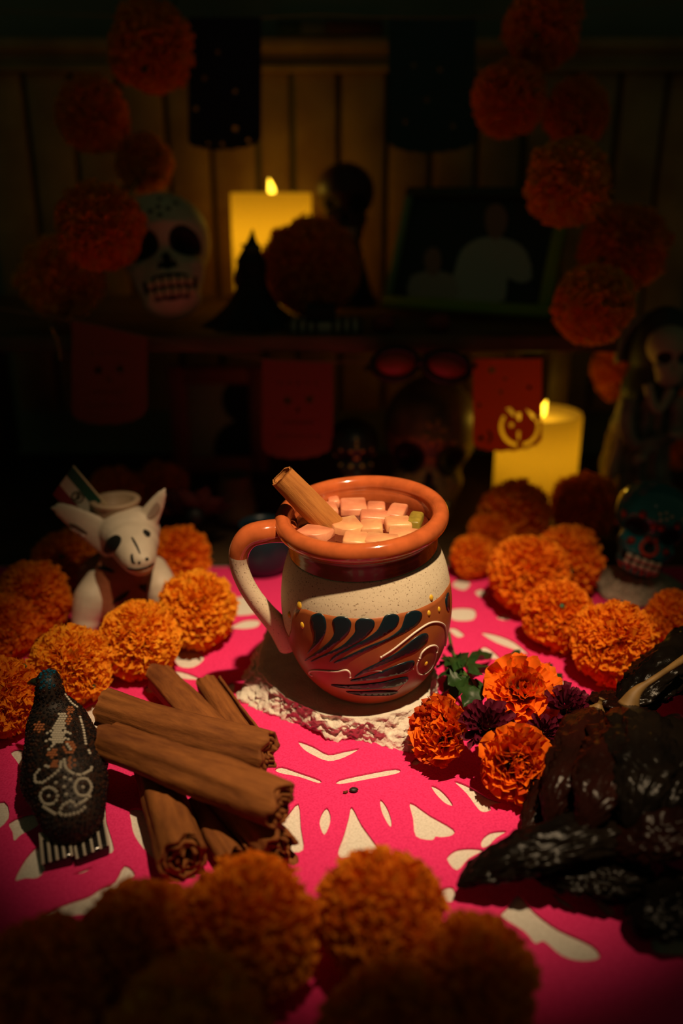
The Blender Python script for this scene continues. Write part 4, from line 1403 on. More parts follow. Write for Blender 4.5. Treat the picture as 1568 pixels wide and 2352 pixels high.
# paper flag on a pick
fb = ap(250, 1168, .575); ft = ap(168, 1070, .572)
flag = thing('flag_pick', fb, 'small green, white and red paper flag stuck in the pot of the dog figurine', 'flag')
og = Vector(fb)
v, f = tube_vf([fb + (fb - ft) * .06, fb, fb.lerp(ft, .5), ft], .0007, 8); obj('pick', v, f, mat('pick_wood', (.55, .42, .25), .6), flag, og)
q0, q1 = fb.lerp(ft, .20), ft
dn = ap(188, 1214, .567) - ap(234, 1150, .572)
for k, c in enumerate(((0.004, 0.05, 0.028), (0.42, 0.38, 0.30), (0.16, 0.012, 0.016))):
    a, b = q0 + dn * (k / 3), q1 + dn * (k / 3)
    c_, d_ = q0 + dn * ((k + 1) / 3), q1 + dn * ((k + 1) / 3)
    nn = (b - a).cross(dn).normalized() * .0002
    V = [a - nn, b - nn, d_ - nn, c_ - nn, a + nn, b + nn, d_ + nn, c_ + nn]
    obj('flag_stripe', V, [(0, 1, 2, 3), (7, 6, 5, 4), (0, 4, 5, 1), (1, 5, 6, 2), (2, 6, 7, 3), (3, 7, 4, 0)], mat('flag_paper', c, .7), flag, og, smooth=False)['label'] = ('green stripe', 'white stripe with emblem', 'red stripe')[k]
ec = (q0 + q1) / 2 + dn * .5
nn = (q1 - q0).cross(dn).normalized()
if nn.dot(CAM - ec) < 0: nn = -nn
R = nn.to_track_quat('Z', 'Y').to_matrix()
em = []
for k in range(14):
    a = 2 * pi * k / 14
    em.append(sphere_vf(ec + nn * .0003 + R @ Vector((.0038 * cos(a), .0038 * sin(a), 0)), (.0009, .0009, .0003), 8, 5, R))
em += [sphere_vf(ec + nn * .0003 + R @ Vector((.0006, .0006, 0)), (.0016, .0024, .0003), 10, 6, R), sphere_vf(ec + nn * .0003 + R @ Vector((-.001, -.0012, 0)), (.0022, .0009, .0003), 10, 6, R)]
v, f = merge(*em); obj('flag_emblem', v, f, mat('emblem_brown', (.045, .04, .02), .6), flag, og)

# ------------------------------------------------------------------ skulls
def exit_r(d, c, r, o):
    p = Vector((o.x - c[0], o.y - c[1], o.z - c[2]))
    A_ = sum((d[i] / r[i]) ** 2 for i in range(3)); B_ = 2 * sum(p[i] * d[i] / r[i] ** 2 for i in range(3)); C_ = sum((p[i] / r[i]) ** 2 for i in range(3)) - 1
    D_ = B_ * B_ - 4 * A_ * C_
    return 0 if D_ < 0 else max(0, (-B_ + sqrt(D_)) / (2 * A_))
def skull_vf(nu=96, nv=64):
    o = Vector((0, -.05, -.02))
    V, F = [], []
    def sst(e): return 0 if e >= 1 else (1 - e) * (1 - e) * (3 - 2 * (1 - e)) if False else (1 - e * e) ** 2
    def pt(d):
        r1 = exit_r(d, (0, .07, .15), (.37, .45, .35), o)
        r2 = exit_r(d, (0, -.15, -.23), (.27, .25, .27), o)
        r = (r1 ** 9 + r2 ** 9) ** (1 / 9)
        p = o + d * r
        if p.y < .05:
            for s in (-1, 1):
                e = sqrt(((p.x - s * .155) / .125) ** 2 + ((p.z - .015) / .115) ** 2)
                p.y += .11 * sst(e)
                e = sqrt(((p.x - s * .24) / .10) ** 2 + ((p.z + .13) / .07) ** 2)
                p.y -= .03 * sst(e); p.x += s * .02 * sst(e)
                e = sqrt(((p.x - s * .25) / .12) ** 2 + ((p.z + .30) / .12) ** 2)
                p.x -= s * .035 * sst(e)
            tz = (p.z + .20) / .14
            if 0 < tz < 1:
                e = abs(p.x) / (.075 * (1 - tz * .75))
                p.y += .06 * sst(e) * min(1, 4 * (1 - tz), 4 * tz)
            p.y -= .02 * exp(-((p.z - .15) / .04) ** 2) * exp(-(p.x / .25) ** 2)
        return p
    for j in range(nv + 1):
        th = pi * j / nv
        for i in range(nu if 0 < j < nv else 1):
            ph = 2 * pi * i / nu
            V.append(pt(Vector((sin(th) * cos(ph), -cos(th), sin(th) * sin(ph)))))
    def ix(j, i): return 0 if j == 0 else (1 + (nv - 1) * nu if j == nv else 1 + (j - 1) * nu + i % nu)
    for j in range(nv):
        for i in range(nu):
            q = [ix(j, i), ix(j, i + 1), ix(j + 1, i + 1), ix(j + 1, i)]
            q2 = []
            for a in q:
                if a not in q2: q2.append(a)
            F.append(q2)
    return V, F
SKV, SKF = skull_vf()
SKB = bvh_of(SKV, SKF)
def scast(x, z):
    h = SKB.ray_cast(Vector((x, -3, z)), Vector((0, 1, 0)))
    return None if h[0] is None else (h[0], h[1] if h[1].y < 0 else -h[1])
def skull(name, loc, s, rot, label, m, socket_m, tooth_m, cat='skull', extra=(), teeth=6, rows=(-.285, -.355), sw=1.0, gum_m=None, sx=1.0):
    t = thing(name, loc, label, cat)
    t.rotation_euler = rot
    sc = lambda V: [Vector((p[0] * s * sx, p[1] * s, p[2] * s)) for p in V]
    cr = obj('cranium', sc(SKV), SKF, m, t); mo = cr
    for sd in (-1, 1):
        L = [(sd * .155 + .118 * sw * cos(a), .015 + .108 * sw * sin(a)) for a in [2 * pi * k / 20 for k in range(20)]]
        v, f = on_surface(L, scast, .006, .03); obj('eye_socket', sc(v), f, socket_m, cr)
    v, f = on_surface([(-.075, -.195), (-.03, -.185), (0, -.205), (.03, -.185), (.075, -.195), (.06, -.14), (.02, -.07), (-.02, -.07), (-.06, -.14)], scast, .006, .025)
    obj('nose_hole', sc(v), f, socket_m, cr)
    if gum_m:
        v, f = on_surface([(-.20, -.25), (-.1, -.235), (0, -.23), (.1, -.235), (.20, -.25), (.19, -.33), (.12, -.40), (0, -.41), (-.12, -.40), (-.19, -.33)], scast, .005, .025)
        mo = obj('mouth', sc(v), f, gum_m, t)
    for ri, z in enumerate(rows):
        for k in range(teeth):
            x = (k - (teeth - 1) / 2) * (.34 / teeth)
            h = scast(x, z)
            if not h: continue
            v, f = rbox(h[0] + h[1] * .006, (.34 / teeth * .42, .018, .030), .008, h[1].to_track_quat('-Y', 'Z').to_matrix(), 1)
            obj('tooth', sc(v), f, tooth_m, mo)
    for (nm, x, z, rx, rz, m_, hgt, rr) in extra:
        h = scast(x, z)
        if not h: continue
        R = h[1].to_track_quat('Z', 'Y').to_matrix() @ Matrix.Rotation(rr, 3, 'Z')
        v, f = sphere_vf(h[0], (rx, rz, hgt), 14, 8, R); obj(nm, sc(v), f, m_, cr)
    return t
bone_m = mat('painted_bone', (0.66, 0.58, 0.42), .6, var=.2, vscale=40)
bone_d = mat('bone_teeth', (0.60, 0.50, 0.30), .5)
black_m = mat('matte_black', (0.006, 0.006, 0.005), .6)
gold_m = mat('gold_paint', (0.42, 0.26, 0.04), .4, metal=.4)
p = at(383, 628, .80)
sk = .116
ex = [('painted_flower', x, z, .02, .02, black_m, .006, 0) for x, z in ((-.06, .24), (.0, .27), (.07, .25), (0, .20), (.13, .30), (-.14, .29), (.02, .34))]
skull('white_skull', Vector((p.x, p.y, SZ + .50 * sk)), sk, (radians(-22), radians(-5), radians(12)), 'large white painted skull with grinning teeth on the shelf left of the tall candle', bone_m, black_m, bone_d, extra=ex, gum_m=black_m, sx=.98)
p = at(985, 1010, .785)
sk = .138
ex = [('gold_petal', .065 * cos(a) + .01, .20 + .065 * sin(a), .030, .016, gold_m, .007, a) for a in [k * pi / 3 + .3 for k in range(6)]]
ex += [('gold_petal', sd * (.155 + .135 * cos(a)), .015 + .125 * sin(a), .016, .016, gold_m, .006, 0) for sd in (-1, 1) for a in [k * pi / 4 for k in range(8)]]
dk_sk = mat('dark_skull_paint', (0.07, 0.06, 0.03), .45, color2=(0.24, 0.17, 0.05), vscale=34)
skull('dark_skull', Vector((p.x, p.y, .493 * sk)), sk, (radians(-4), radians(4), radians(-4)), 'big black and gold painted skull with red glasses behind the mug', dk_sk, black_m, mat('dull_teeth', (.30, .28, .17), .5), extra=ex, gum_m=black_m, sx=.86)
skc = Vector((p.x, p.y, .493 * sk))
# glasses pushed up on its forehead
gl = thing('red_glasses', skc + Vector((0, -.045, .055)), 'black-rimmed glasses with round red lenses pushed up on the dark skull', 'glasses')
og = Vector(gl.location)
rim_m = mat('black_rim', (0.005, 0.006, 0.005), .3)
lens_m = mat('red_lens', (0.30, 0.045, 0.02), .35, spec=.5)
for (cx_, cy_, a_, b_, an) in ((1026, 843, 52, 33, 10), (908, 836, 52, 35, -4)):
    L = []
    for k in range(32):
        a = 2 * pi * k / 32
        x = a_ * cos(a); y = b_ * sin(a)
        ca, sa = cos(radians(an)), sin(radians(an))
        L.append(at(cx_ + x * ca - y * sa, cy_ + x * sa + y * ca, .722))
    c = sum(L, Vector()) / 32
    nrm_ = Vector((0, -1, .2)).normalized()
    V = [c - nrm_ * -.004] + [q for q in L] + [c + nrm_ * -.002] + [q - nrm_ * .0015 for q in L]
    F = [(0, 1 + k, 1 + (k + 1) % 32) for k in range(32)] + [(33, 34 + (k + 1) % 32, 34 + k) for k in range(32)] + [(1 + k, 34 + k, 34 + (k + 1) % 32, 1 + (k + 1) % 32) for k in range(32)]
    T_ = L + [L[0], L[1]]
    v, f = tube_vf(T_, .0030, 10); lr = obj('lens_rim', v, f, rim_m, gl, og)
    obj('lens', V, F, lens_m, lr, og)['label'] = 'red lens'
v, f = tube_vf(catmull([at(958, 840, .721), at(967, 830, .719), at(976, 838, .721)], 8), .0022, 8); obj('bridge', v, f, rim_m, gl, og)
for x, d in ((1076, .012), (858, -.006)):
    v, f = tube_vf(catmull([at(x, 842, .723), at(x, 842, .75) + Vector((d, 0, 0)), at(x, 850, .79) + Vector((d, 0, .0))], 10), .0018, 8); obj('temple', v, f, rim_m, gl, og)
# small black and gold skull
p = gz(812, 1110, .0) if False else at(812, 1040, .74)
sk = .060
ex = [('gold_petal', sd * (.155 + .14 * cos(a)), .015 + .13 * sin(a), .03, .03, gold_m, .012, 0) for sd in (-1, 1) for a in [k * pi / 3 for k in range(6)]]
ex += [('gold_petal', 0, .18 + .06 * k, .02, .03, gold_m, .01, 0) for k in range(3)]
ped = p.z - .49 * sk
skull('small_dark_skull', p, sk, (0, 0, radians(6)), 'small black skull with gold dots behind the mug rim, beside the big dark skull', mat('black_skull', (.014, .013, .010), .4), black_m, gold_m, extra=ex)
v, f = lathe_vf([(.018, 0), (.020, .002), (.016, .008), (.012, ped * .6), (.015, ped - .003), (.016, ped)], 24)
tag(obj('candle_cup', v, f, mat('dark_cup', (.01, .012, .012), .5), origin=(0, 0, 0)), 'dark footed cup under the small black and gold skull', 'cup').location = (p.x, p.y, 0)
# blue skull
p = at(1490, 1212, .63)
sk = .074
red_m = mat('red_paint', (0.48, 0.055, 0.02), .35); dred_m = mat('dark_red_paint', (0.15, 0.014, 0.01), .35)
ex = []
for sd in (-1, 1):
    for k in range(6):
        a = k * pi / 3 + .5
        ex.append(('eye_petal', sd * .165 + .155 * cos(a), .015 + .145 * sin(a), .044, .044, dred_m, .016, 0))
        ex.append(('eye_petal', sd * .165 + .150 * cos(a), .010 + .138 * sin(a), .026, .026, red_m, .026, 0))
for k in range(16):
    a = k * pi / 8
    ex.append(('nose_ring', .075 * cos(a), -.14 + .075 * sin(a), .022, .022, red_m, .014, 0))
for k in range(6):
    ex.append(('chin_stroke', -.17 + .068 * k, -.43 + .02 * abs(k - 2.5) / 2.5, .016, .040, red_m, .012, 0.25 * (2.5 - k) / 2.5))
wd = mat('pale_dot', (.42, .46, .38), .4)
for (x, z) in ((-.02, .22), (.03, .25), (.05, .19), (.0, .17), (.09, .23), (.24, .20), (.20, .23), (.27, .24), (.23, .27)):
    ex.append(('white_dot', x, z, .018, .018, wd, .010, 0))
blue_m = mat('teal_glaze', (0.008, 0.17, 0.21), .12, spec=.6, coat=.6)
skull('blue_skull', Vector((p.x, p.y, p.z)), sk, (radians(-10), radians(15), radians(-14)), 'small glossy teal skull ornament with red-petalled eyes and white teeth at the right edge', blue_m, black_m, mat('white_teeth', (.50, .46, .34), .35), extra=ex, gum_m=black_m, teeth=5, sw=.85, sx=1.08)
low = p.z - .50 * sk
# crumpled lace doily it stands on
V, F = [], []
nr, na = 10, 72
dc = Vector((p.x - .004, p.y - .002, 0))
hgt = max(.006, low)
for j in range(nr + 1):
    r = j / nr
    for k in range(na):
        a = 2 * pi * k / na
        rad = .036 * r * (1 + .08 * sin(a * 9) * r + .10 * nz((cos(a), sin(a), 2), 2))
        z = hgt * max(0.0, 1 - (max(0, r - .35) / .65) ** 1.3) + .0022 * r * (1 + sin(a * 14 + 2 * r)) * .5 + .002 * r * nz((cos(a) * 2, sin(a) * 2, r * 3), 2)
        V.append(dc + Vector((rad * cos(a), rad * sin(a), max(.0006, z))))
for j in range(nr):
    for k in range(na):
        k2 = (k + 1) % na
        F.append((j * na + k, j * na + k2, (j + 1) * na + k2, (j + 1) * na + k))
o = obj('lace_doily', V, F, mat('cream_lace', (.55, .45, .34), .9, var=.5, vscale=400), origin=dc)
md = o.modifiers.new('t', 'SOLIDIFY'); md.thickness = .0006
tag(o, 'crumpled cream doily mounded under the teal skull ornament', 'doily')

# ------------------------------------------------------------------ glowing candles
def candle(px, pyt, w, Y, z0, label, flame_px, flame_h, e_in, e_top, lean):
    top = at(px, pyt, Y)
    R = px2m(w, top) / 2
    H = top.z - z0
    t = thing('pillar_candle', (top.x, Y, z0), label, 'candle')
    wax = bpy.data.materials.new('ivory_wax'); wax.use_nodes = True
    nt = wax.node_tree; nt.nodes.clear()
    out = nt.nodes.new('ShaderNodeOutputMaterial'); d1 = nt.nodes.new('ShaderNodeBsdfDiffuse'); tr_ = nt.nodes.new('ShaderNodeBsdfTranslucent'); mx = nt.nodes.new('ShaderNodeMixShader')
    d1.inputs[0].default_value = (.62, .50, .30, 1); tr_.inputs[0].default_value = (.80, .58, .13, 1); mx.inputs[0].default_value = .55
    nt.links.new(d1.outputs[0], mx.inputs[1]); nt.links.new(tr_.outputs[0], mx.inputs[2]); nt.links.new(mx.outputs[0], out.inputs[0])
    prof_ = [(R * .96, .0008), (R, .003), (R * 1.0, H * .5), (R * 1.0, H - .003), (R * .985, H), (R * .93, H), (R * .88, H - .004), (R * .5, H - .0075), (.0004, H - .008)]
    v, f = lathe_vf(prof_, 72, False)
    obj('wax', v, f, wax, t)
    v, f = tube_vf([Vector((0, 0, H - .009)), Vector((0, 0, H - .004)), Vector((.0004, 0, H - .001))], .0008, 8); obj('wick', v, f, black_m, t)
    fc = at(*flame_px, Y) - Vector(t.location)
    fl_ = [(.0004, -.5), (.24, -.42), (.36, -.25), (.33, -.05), (.2, .2), (.09, .4), (.004, .55)]
    v, f = lathe_vf([(a * flame_h * .62, b * flame_h) for a, b in fl_], 20)
    R_ = Matrix.Rotation(lean, 3, 'Y')
    obj('flame', [R_ @ p_ + Vector((fc.x, fc.y, fc.z)) for p_ in v], f, mat('flame', (1, .7, .1), .5, emit=(1.0, .60, .035), estr=5.0), t)
    for nm, loc, e, rad in (('candle_glow', Vector((top.x, Y, z0 + H * .60)), e_in, .012), ('flame_light', at(*flame_px, Y) + Vector((0, -.0, .004)), e_top, .004)):
        l = bpy.data.lights.new(nm, 'POINT'); l.energy = e; l.color = (1.0, .60, .05); l.shadow_soft_size = rad
        o = bpy.data.objects.new(nm, l); o.location = loc; COL.objects.link(o)
    return t
candle(622, 443, 186, .955, SZ, 'tall glowing ivory pillar candle on the shelf behind the pointed-hat figure', (622, 430), .016, .11, .055, -.22)
candle(1240, 947, 192, .82, 0, 'low glowing ivory pillar candle standing on the table under the shelf', (1247, 940), .017, .065, .06, .3)

# ------------------------------------------------------------------ cut-paper banners
def banner(px_outer, Y, px_holes, m, label, thick=.0004, bow=.004):
    O = [at(x, y, Y) for x, y in px_outer]
    H_ = [[at(x, y, Y) for x, y in h] for h in px_holes]
    c = sum(O, Vector()) / len(O)
    v, f = sheet_vf([(p.x - c.x, p.z - c.z) for p in O], [[(p.x - c.x, p.z - c.z) for p in h] for h in H_], thick)
    o = obj('paper_banner', [Vector((p[0], -p[2], p[1])) for p in v], f, m, smooth=False)
    o.location = (c.x, Y, c.z)
    return tag(o, label, 'banner', 'cut-paper banners')
def circ(x, y, r, n=10, ry=None): return [(x + r * cos(2 * pi * k / n), y + (ry or r) * sin(2 * pi * k / n)) for k in range(n)]
def arc_hole(x, y, r, w, a0_, a1_, n=10):
    L = [(x + r * cos(a0_ + (a1_ - a0_) * k / n), y + r * sin(a0_ + (a1_ - a0_) * k / n)) for k in range(n + 1)]
    return L + [(x + (r - w) * cos(a1_ - (a1_ - a0_) * k / n), y + (r - w) * sin(a1_ - (a1_ - a0_) * k / n)) for k in range(n + 1)]
def flag_outline(x0, y0, x1, y1b, yl, yr, sc=8, yt1=None):
    """hanging sheet with a rounded scalloped foot"""
    L = [(x0, y0), (x1, yt1 or y0), (x1, yr)]
    n = sc * 4
    cx_ = (x0 + x1) / 2; hw = (x1 - x0) / 2
    for k in range(1, n):
        a = pi * k / n
        yy = yr + (yl - yr) * k / n
        b = (y1b - max(yl, yr)) 
        L.append((cx_ + hw * cos(a), yy + b * sin(a) ** .8 + 3 * abs(sin(a * sc))))
    L.append((x0, yl))
    return L
BY = .733
bred = mat('red_tissue', (0.30, 0.075, 0.045), .8, translucent=.2)
bora = mat('orange_tissue', (0.86, 0.24, 0.05), .8, translucent=.6)
rh = random.Random(8)
def face_holes(cx_, cy_, s):
    H = [circ(cx_ - 24 * s, cy_, 9 * s, 8), circ(cx_ + 26 * s, cy_ - 3 * s, 9 * s, 8), circ(cx_, cy_ + 22 * s, 5 * s, 6)]
    for k in range(5): H.append(circ(cx_ - 30 * s + 15 * s * k, cy_ + 50 * s, 4 * s, 6))
    for k in range(6): H.append(circ(cx_ - 45 * s + 18 * s * k, cy_ + 82 * s, 3.5 * s, 6))
    for k in range(5): H.append(circ(cx_ - 40 * s + 20 * s * k, cy_ - 40 * s, 3.5 * s, 6))
    return H
banner(flag_outline(165, 735, 338, 978, 940, 930, yt1=775), BY, face_holes(250, 850, 1.0), bred, 'dull red cut-paper banner hanging at the left above the dog figurine')
banner(flag_outline(602, 824, 765, 1056, 1020, 1010, yt1=832), BY, face_holes(684, 920, 1.0), bred, 'dull red cut-paper banner hanging straight above the leaning cinnamon stick')
oh = [arc_hole(1193, 980, 47, 9, radians(-35), radians(80)), arc_hole(1193, 980, 47, 9, radians(98), radians(215)), arc_hole(1186, 966, 34, 12, radians(-62), radians(-18)),
      arc_hole(1190, 966, 36, 11, radians(-140), radians(-112)), [(1186, 948), (1196, 948), (1195, 966), (1188, 966)], [(1187, 990), (1194, 990), (1193, 1010), (1188, 1010)],
      circ(1172, 974, 7, 8), arc_hole(1112, 1003, 18, 6, radians(-60), radians(60)), circ(1108, 1006, 8, 8), circ(1129, 850, 8, 8), circ(1150, 900, 5, 6), circ(1215, 890, 5, 6), circ(1100, 930, 5, 6), circ(1160, 870, 4, 6)]
oh = [oh[0], oh[1], [(1206, 938), (1222, 948), (1236, 966), (1229, 968), (1218, 956)], [(1160, 938), (1172, 936), (1181, 948), (1180, 958), (1172, 950)], oh[4], oh[5], circ(1174, 976, 6, 8), oh[7], circ(1104, 1006, 7, 8), circ(1129, 850, 8, 8), circ(1150, 900, 5, 6), circ(1215, 890, 5, 6), circ(1100, 930, 5, 6), circ(1160, 870, 4, 6)]
banner(flag_outline(1086, 822, 1244, 1040, 1012, 1000), BY, oh, bora, 'orange cut-paper banner in front of the low glowing candle, with a ring cut in it')
bblu = mat('navy_tissue', (0.012, 0.020, 0.045), .8, translucent=.12)
btea = mat('teal_tissue', (0.02, 0.085, 0.10), .8, translucent=.15)
banner(flag_outline(432, 40, 600, 346, 318, 310), .90, [circ(470, 180, 6, 6), circ(450, 250, 6, 6), circ(540, 295, 7, 6), circ(510, 330, 5, 6), circ(570, 322, 5, 6), circ(478, 330, 4, 6), circ(500, 120, 5, 6), circ(540, 210, 5, 6)], bblu, 'dark navy cut-paper banner hanging above and left of the tall candle')
banner(flag_outline(892, 40, 1092, 352, 318, 312), .93, [circ(950, 150, 6, 6), circ(1010, 160, 6, 6), circ(980, 230, 7, 6), circ(930, 280, 5, 6), circ(1040, 290, 5, 6)], btea, 'dark teal cut-paper banner hanging above the framed photo')
str_m = mat('string', (.22, .16, .08), .8)
for pts, Y, lab in (([(-60, 700), (165, 735), (338, 775), (440, 797), (602, 824), (765, 832), (860, 826), (960, 822), (1086, 822), (1244, 822), (1330, 800), (1410, 782)], BY, 'thin string along the shelf edge carrying the red and orange banners'),
                    ([(-80, 20), (200, 34), (432, 40), (600, 40), (740, 34), (892, 40), (1092, 40), (1400, 20), (1660, -20)], .915, 'thin string across the top carrying the navy and teal banners')):
    path = catmull([at(x, y, Y) for x, y in pts], 60)
    v, f = tube_vf(path, .0006, 6)
    tag(obj('banner_string', v, f, str_m, origin=path[0]), lab, 'string')
# tricolour ribbon along the upper rail
for_r = [(636, 690, (.012, .03, .015)), (690, 748, (.07, .07, .06)), (748, 880, (.05, .014, .012))]
rb = thing('tricolor_ribbon', at(760, 60, WALLY - .02), 'dim green, white and red ribbon on the boards above the rail', 'ribbon')
og = Vector(rb.location)
for (a, b, c) in for_r:
    A_, B_ = at(a, 46, WALLY - .016), at(b, 80, WALLY - .016)
    v, f = rbox(((A_.x + B_.x) / 2, WALLY - .0145, (A_.z + B_.z) / 2), (abs(B_.x - A_.x) / 2, .0045, abs(B_.z - A_.z) / 2), .0004, seg=1)
    obj('ribbon_band', v, f, mat('ribbon', c, .7), rb, og)

# ------------------------------------------------------------------ framed photo on the shelf
TL, TR, BR, BL = at(915, 440, .93), at(1262, 430, .86), at(1262, 768, .80), at(884, 690, .875)
BL.z = SZ + .004
BR = at(1262, 745, .80); BR.z = SZ + .004
ux = (BR - BL); wdt = ux.length; ux.normalize()
hh_ = (TL - BL); hh_ = (hh_ - ux * hh_.dot(ux)); hgt = hh_.length; uz = hh_.normalized()
un = ux.cross(uz)   # away from or to the camera
if un.dot(CAM - BL) < 0: un = -un
fr = thing('photo_frame', BL, 'green picture frame with a photo of two people in white shirts, leaning on the shelf', 'picture frame')
def fp(u, v_, d=0): return ux * (u * wdt) + uz * (v_ * hgt) + un * d
def slab(u0, v0, u1, v1, d0, d1):
    V = [fp(u0, v0, d0), fp(u1, v0, d0), fp(u1, v1, d0), fp(u0, v1, d0), fp(u0, v0, d1), fp(u1, v0, d1), fp(u1, v1, d1), fp(u0, v1, d1)]
    return V, [(3, 2, 1, 0), (4, 5, 6, 7), (0, 1, 5, 4), (1, 2, 6, 5), (2, 3, 7, 6), (3, 0, 4, 7)]
fgreen = mat('green_frame', (0.20, 0.30, 0.12), .4)
lime = mat('lime_frame', (0.24, 0.34, 0.02), .5)
for nm, q, m_ in (('frame_rail', (0, 0, 1, .09, 0, .010), lime), ('frame_rail', (0, .93, 1, 1, 0, .010), mat('dark_frame', (.03, .04, .02), .5)), ('frame_rail', (0, .09, .045, .93, 0, .010), fgreen), ('frame_rail', (.93, .09, 1, .93, 0, .010), lime), ('backing', (.01, .01, .99, .99, -.004, .001), black_m)):
    v, f = slab(*q); v, f = bevelled(v, f, .0008, 1); obj(nm, v, f, m_, fr)
v, f = slab(.045, .09, .93, .93, .001, .004); pp_ = obj('photo_print', v, f, mat('photo_dark', (.018, .022, .018), .4), fr, smooth=False)
def frame_px(px, py):
    d = ray(px, py); o_ = CAM - BL
    t = -(o_.dot(un) - .0045) / d.dot(un)
    q = o_ + d * t
    return q
def print_poly(name, L, m_, lift):
    pts = [frame_px(x, y) + un * lift for x, y in smooth_loop(L, 2)]
    c = sum(pts, Vector()) / len(pts)
    n = len(pts)
    V = pts + [p - un * .0006 for p in pts]
    V += [c]
    F = [(i, (i + 1) % n, 2 * n) for i in range(n)] + [(i, n + i, n + (i + 1) % n, (i + 1) % n) for i in range(n)]
    obj(name, V, F, m_, pp_, smooth=False)
shirt = mat('photo_shirt', (.40, .44, .40), .5); shirt2 = mat('photo_blouse', (.36, .33, .28), .5); skin_m = mat('photo_skin', (.28, .16, .11), .5)
print_poly('printed_grass', [(900, 690), (1000, 672), (1110, 690), (1230, 716), (1228, 722), (1100, 712), (1000, 700), (905, 698)], lime, .0006)
print_poly('printed_shirt', [(1060, 575), (1095, 550), (1130, 545), (1175, 552), (1210, 580), (1222, 640), (1190, 650), (1165, 640), (1160, 690), (1110, 694), (1035, 690), (1045, 620)], shirt, .0008)
print_poly('printed_head', [(1118, 480), (1138, 468), (1158, 478), (1166, 505), (1158, 535), (1140, 552), (1122, 540), (1114, 510)], skin_m, .0010)
print_poly('printed_blouse', [(942, 640), (955, 630), (990, 622), (1030, 628), (1050, 650), (1052, 686), (1000, 684), (938, 680)], shirt2, .0009)
print_poly('printed_head', [(978, 580), (994, 568), (1010, 578), (1014, 605), (1006, 628), (992, 634), (980, 622), (974, 600)], skin_m, .0011)
v, f = slab(.45, .02, .55, .6, -.006, -.004)
v = [p + (un * -.045 * (1 - (p.dot(uz) / hgt) / .6)) for p in v]
obj('easel_leg', v, f, black_m, fr)

# maroon framed portrait under the shelf
C0 = at(395, 1060, .93)
pf = thing('portrait_frame', (C0.x, .93, 0), 'maroon frame with a cream and black portrait standing under the shelf', 'picture frame')
xA, xB = at(392, 950, .93).x - C0.x, at(612, 950, .93).x - C0.x
zB, zT = .0006, min(at(480, 842, .93).z, SZ - .02)
mar = mat('maroon_frame', (.34, .08, .045), .5)
fw_ = .018
for a in ((xA, zB, xA + fw_, zT), (xB - fw_, zB, xB, zT), (xA + fw_, zT - fw_, xB - fw_, zT), (xA + fw_, zB, xB - fw_, zB + fw_)):
    v, f = rbox(((a[0] + a[2]) / 2, 0, (a[1] + a[3]) / 2), ((a[2] - a[0]) / 2, .006, (a[3] - a[1]) / 2), .001, seg=1); obj('frame_rail', v, f, mar, pf)
v, f = rbox(((xA + xB) / 2, .002, (zB + zT) / 2), ((xB - xA) / 2 - fw_ + .001, .002, (zT - zB) / 2 - fw_ + .001), .0004, seg=1); obj('portrait_print', v, f, mat('portrait_cream', (.42, .38, .24), .6), pf)
cxp, czp = xA + fw_ + (xB - xA) * .52, (zB + zT) / 2
v, f = merge(sphere_vf((cxp + .004, 0, czp + .022), (.020, .0012, .024), 24, 10), sphere_vf((cxp + .006, 0, czp - .034), (.034, .0012, .034), 24, 10)); obj('printed_figure', v, f, black_m, pf)
v, f = rbox(((xA + xB) / 2, .02, .03), (.01, .018, .03), .001, seg=1); obj('easel_leg', v, f, black_m, pf)

# ------------------------------------------------------------------ figures on the shelf
robe_m = mat('dark_robe', (.010, .011, .009), .7); robe_r = mat('dark_red_cloth', (.06, .014, .012), .7)
def robe(h, r0, r1, folds=9, amp=.10, n=60, rows=20, ex=0):
    V, F = [], []
    for j in range(rows + 1):
        t = j / rows
        for k in range(n):
            a = 2 * pi * k / n
            r = (r0 + (r1 - r0) * t ** .65 if not ex else r1 + (r0 - r1) * (1 - t) ** ex) * (1 + amp * (1 - t) * sin(a * folds + 1.3 * sin(t * 3)))
            V.append(Vector((r * cos(a), r * sin(a), h * t)))
    for j in range(rows):
        for k in range(n):
            k2 = (k + 1) % n
            F.append((j * n + k, j * n + k2, (j + 1) * n + k2, (j + 1) * n + k))
    F.append(tuple(range(n - 1, -1, -1))); F.append(tuple(rows * n + k for k in range(n)))
    return V, F
p = at(578, 640, .80)
wz = lambda y: at(578, y, .80).z - SZ
wf = thing('hooded_figurine', (p.x, .80, SZ), 'dark figurine with a tall pointed hat standing in front of the tall candle', 'figurine')
v, f = robe(wz(630), .043, .0125, 8, .12, ex=2.2); obj('robe', v, f, robe_m, wf)
v, f = sphere_vf((0, 0, wz(618)), (.0135, .012, .015), 20, 12); obj('head', v, f, robe_m, wf)
v, f = tube_vf(catmull([(0, 0, wz(604)), (.0005, 0, wz(580)), (.0015, 0, wz(552)), (.0022, 0, wz(526))], 14), [.0140, .0105, .0066, .0030, .0006], 20); obj('pointed_hat', v, f, robe_m, wf)
v, f = tube_vf(catmull([(-.001, 0, wz(578)), (.001, 0, wz(570)), (.001, 0, wz(562))], 6), [.0096, .0086, .0072], 20); obj('hat_band', v, f, mat('olive_band', (.06, .06, .02), .6), wf)
v, f = sphere_vf((-.011, -.006, wz(640)), (.004, .004, .010), 12, 8); obj('red_trim', v, f, robe_r, wf)
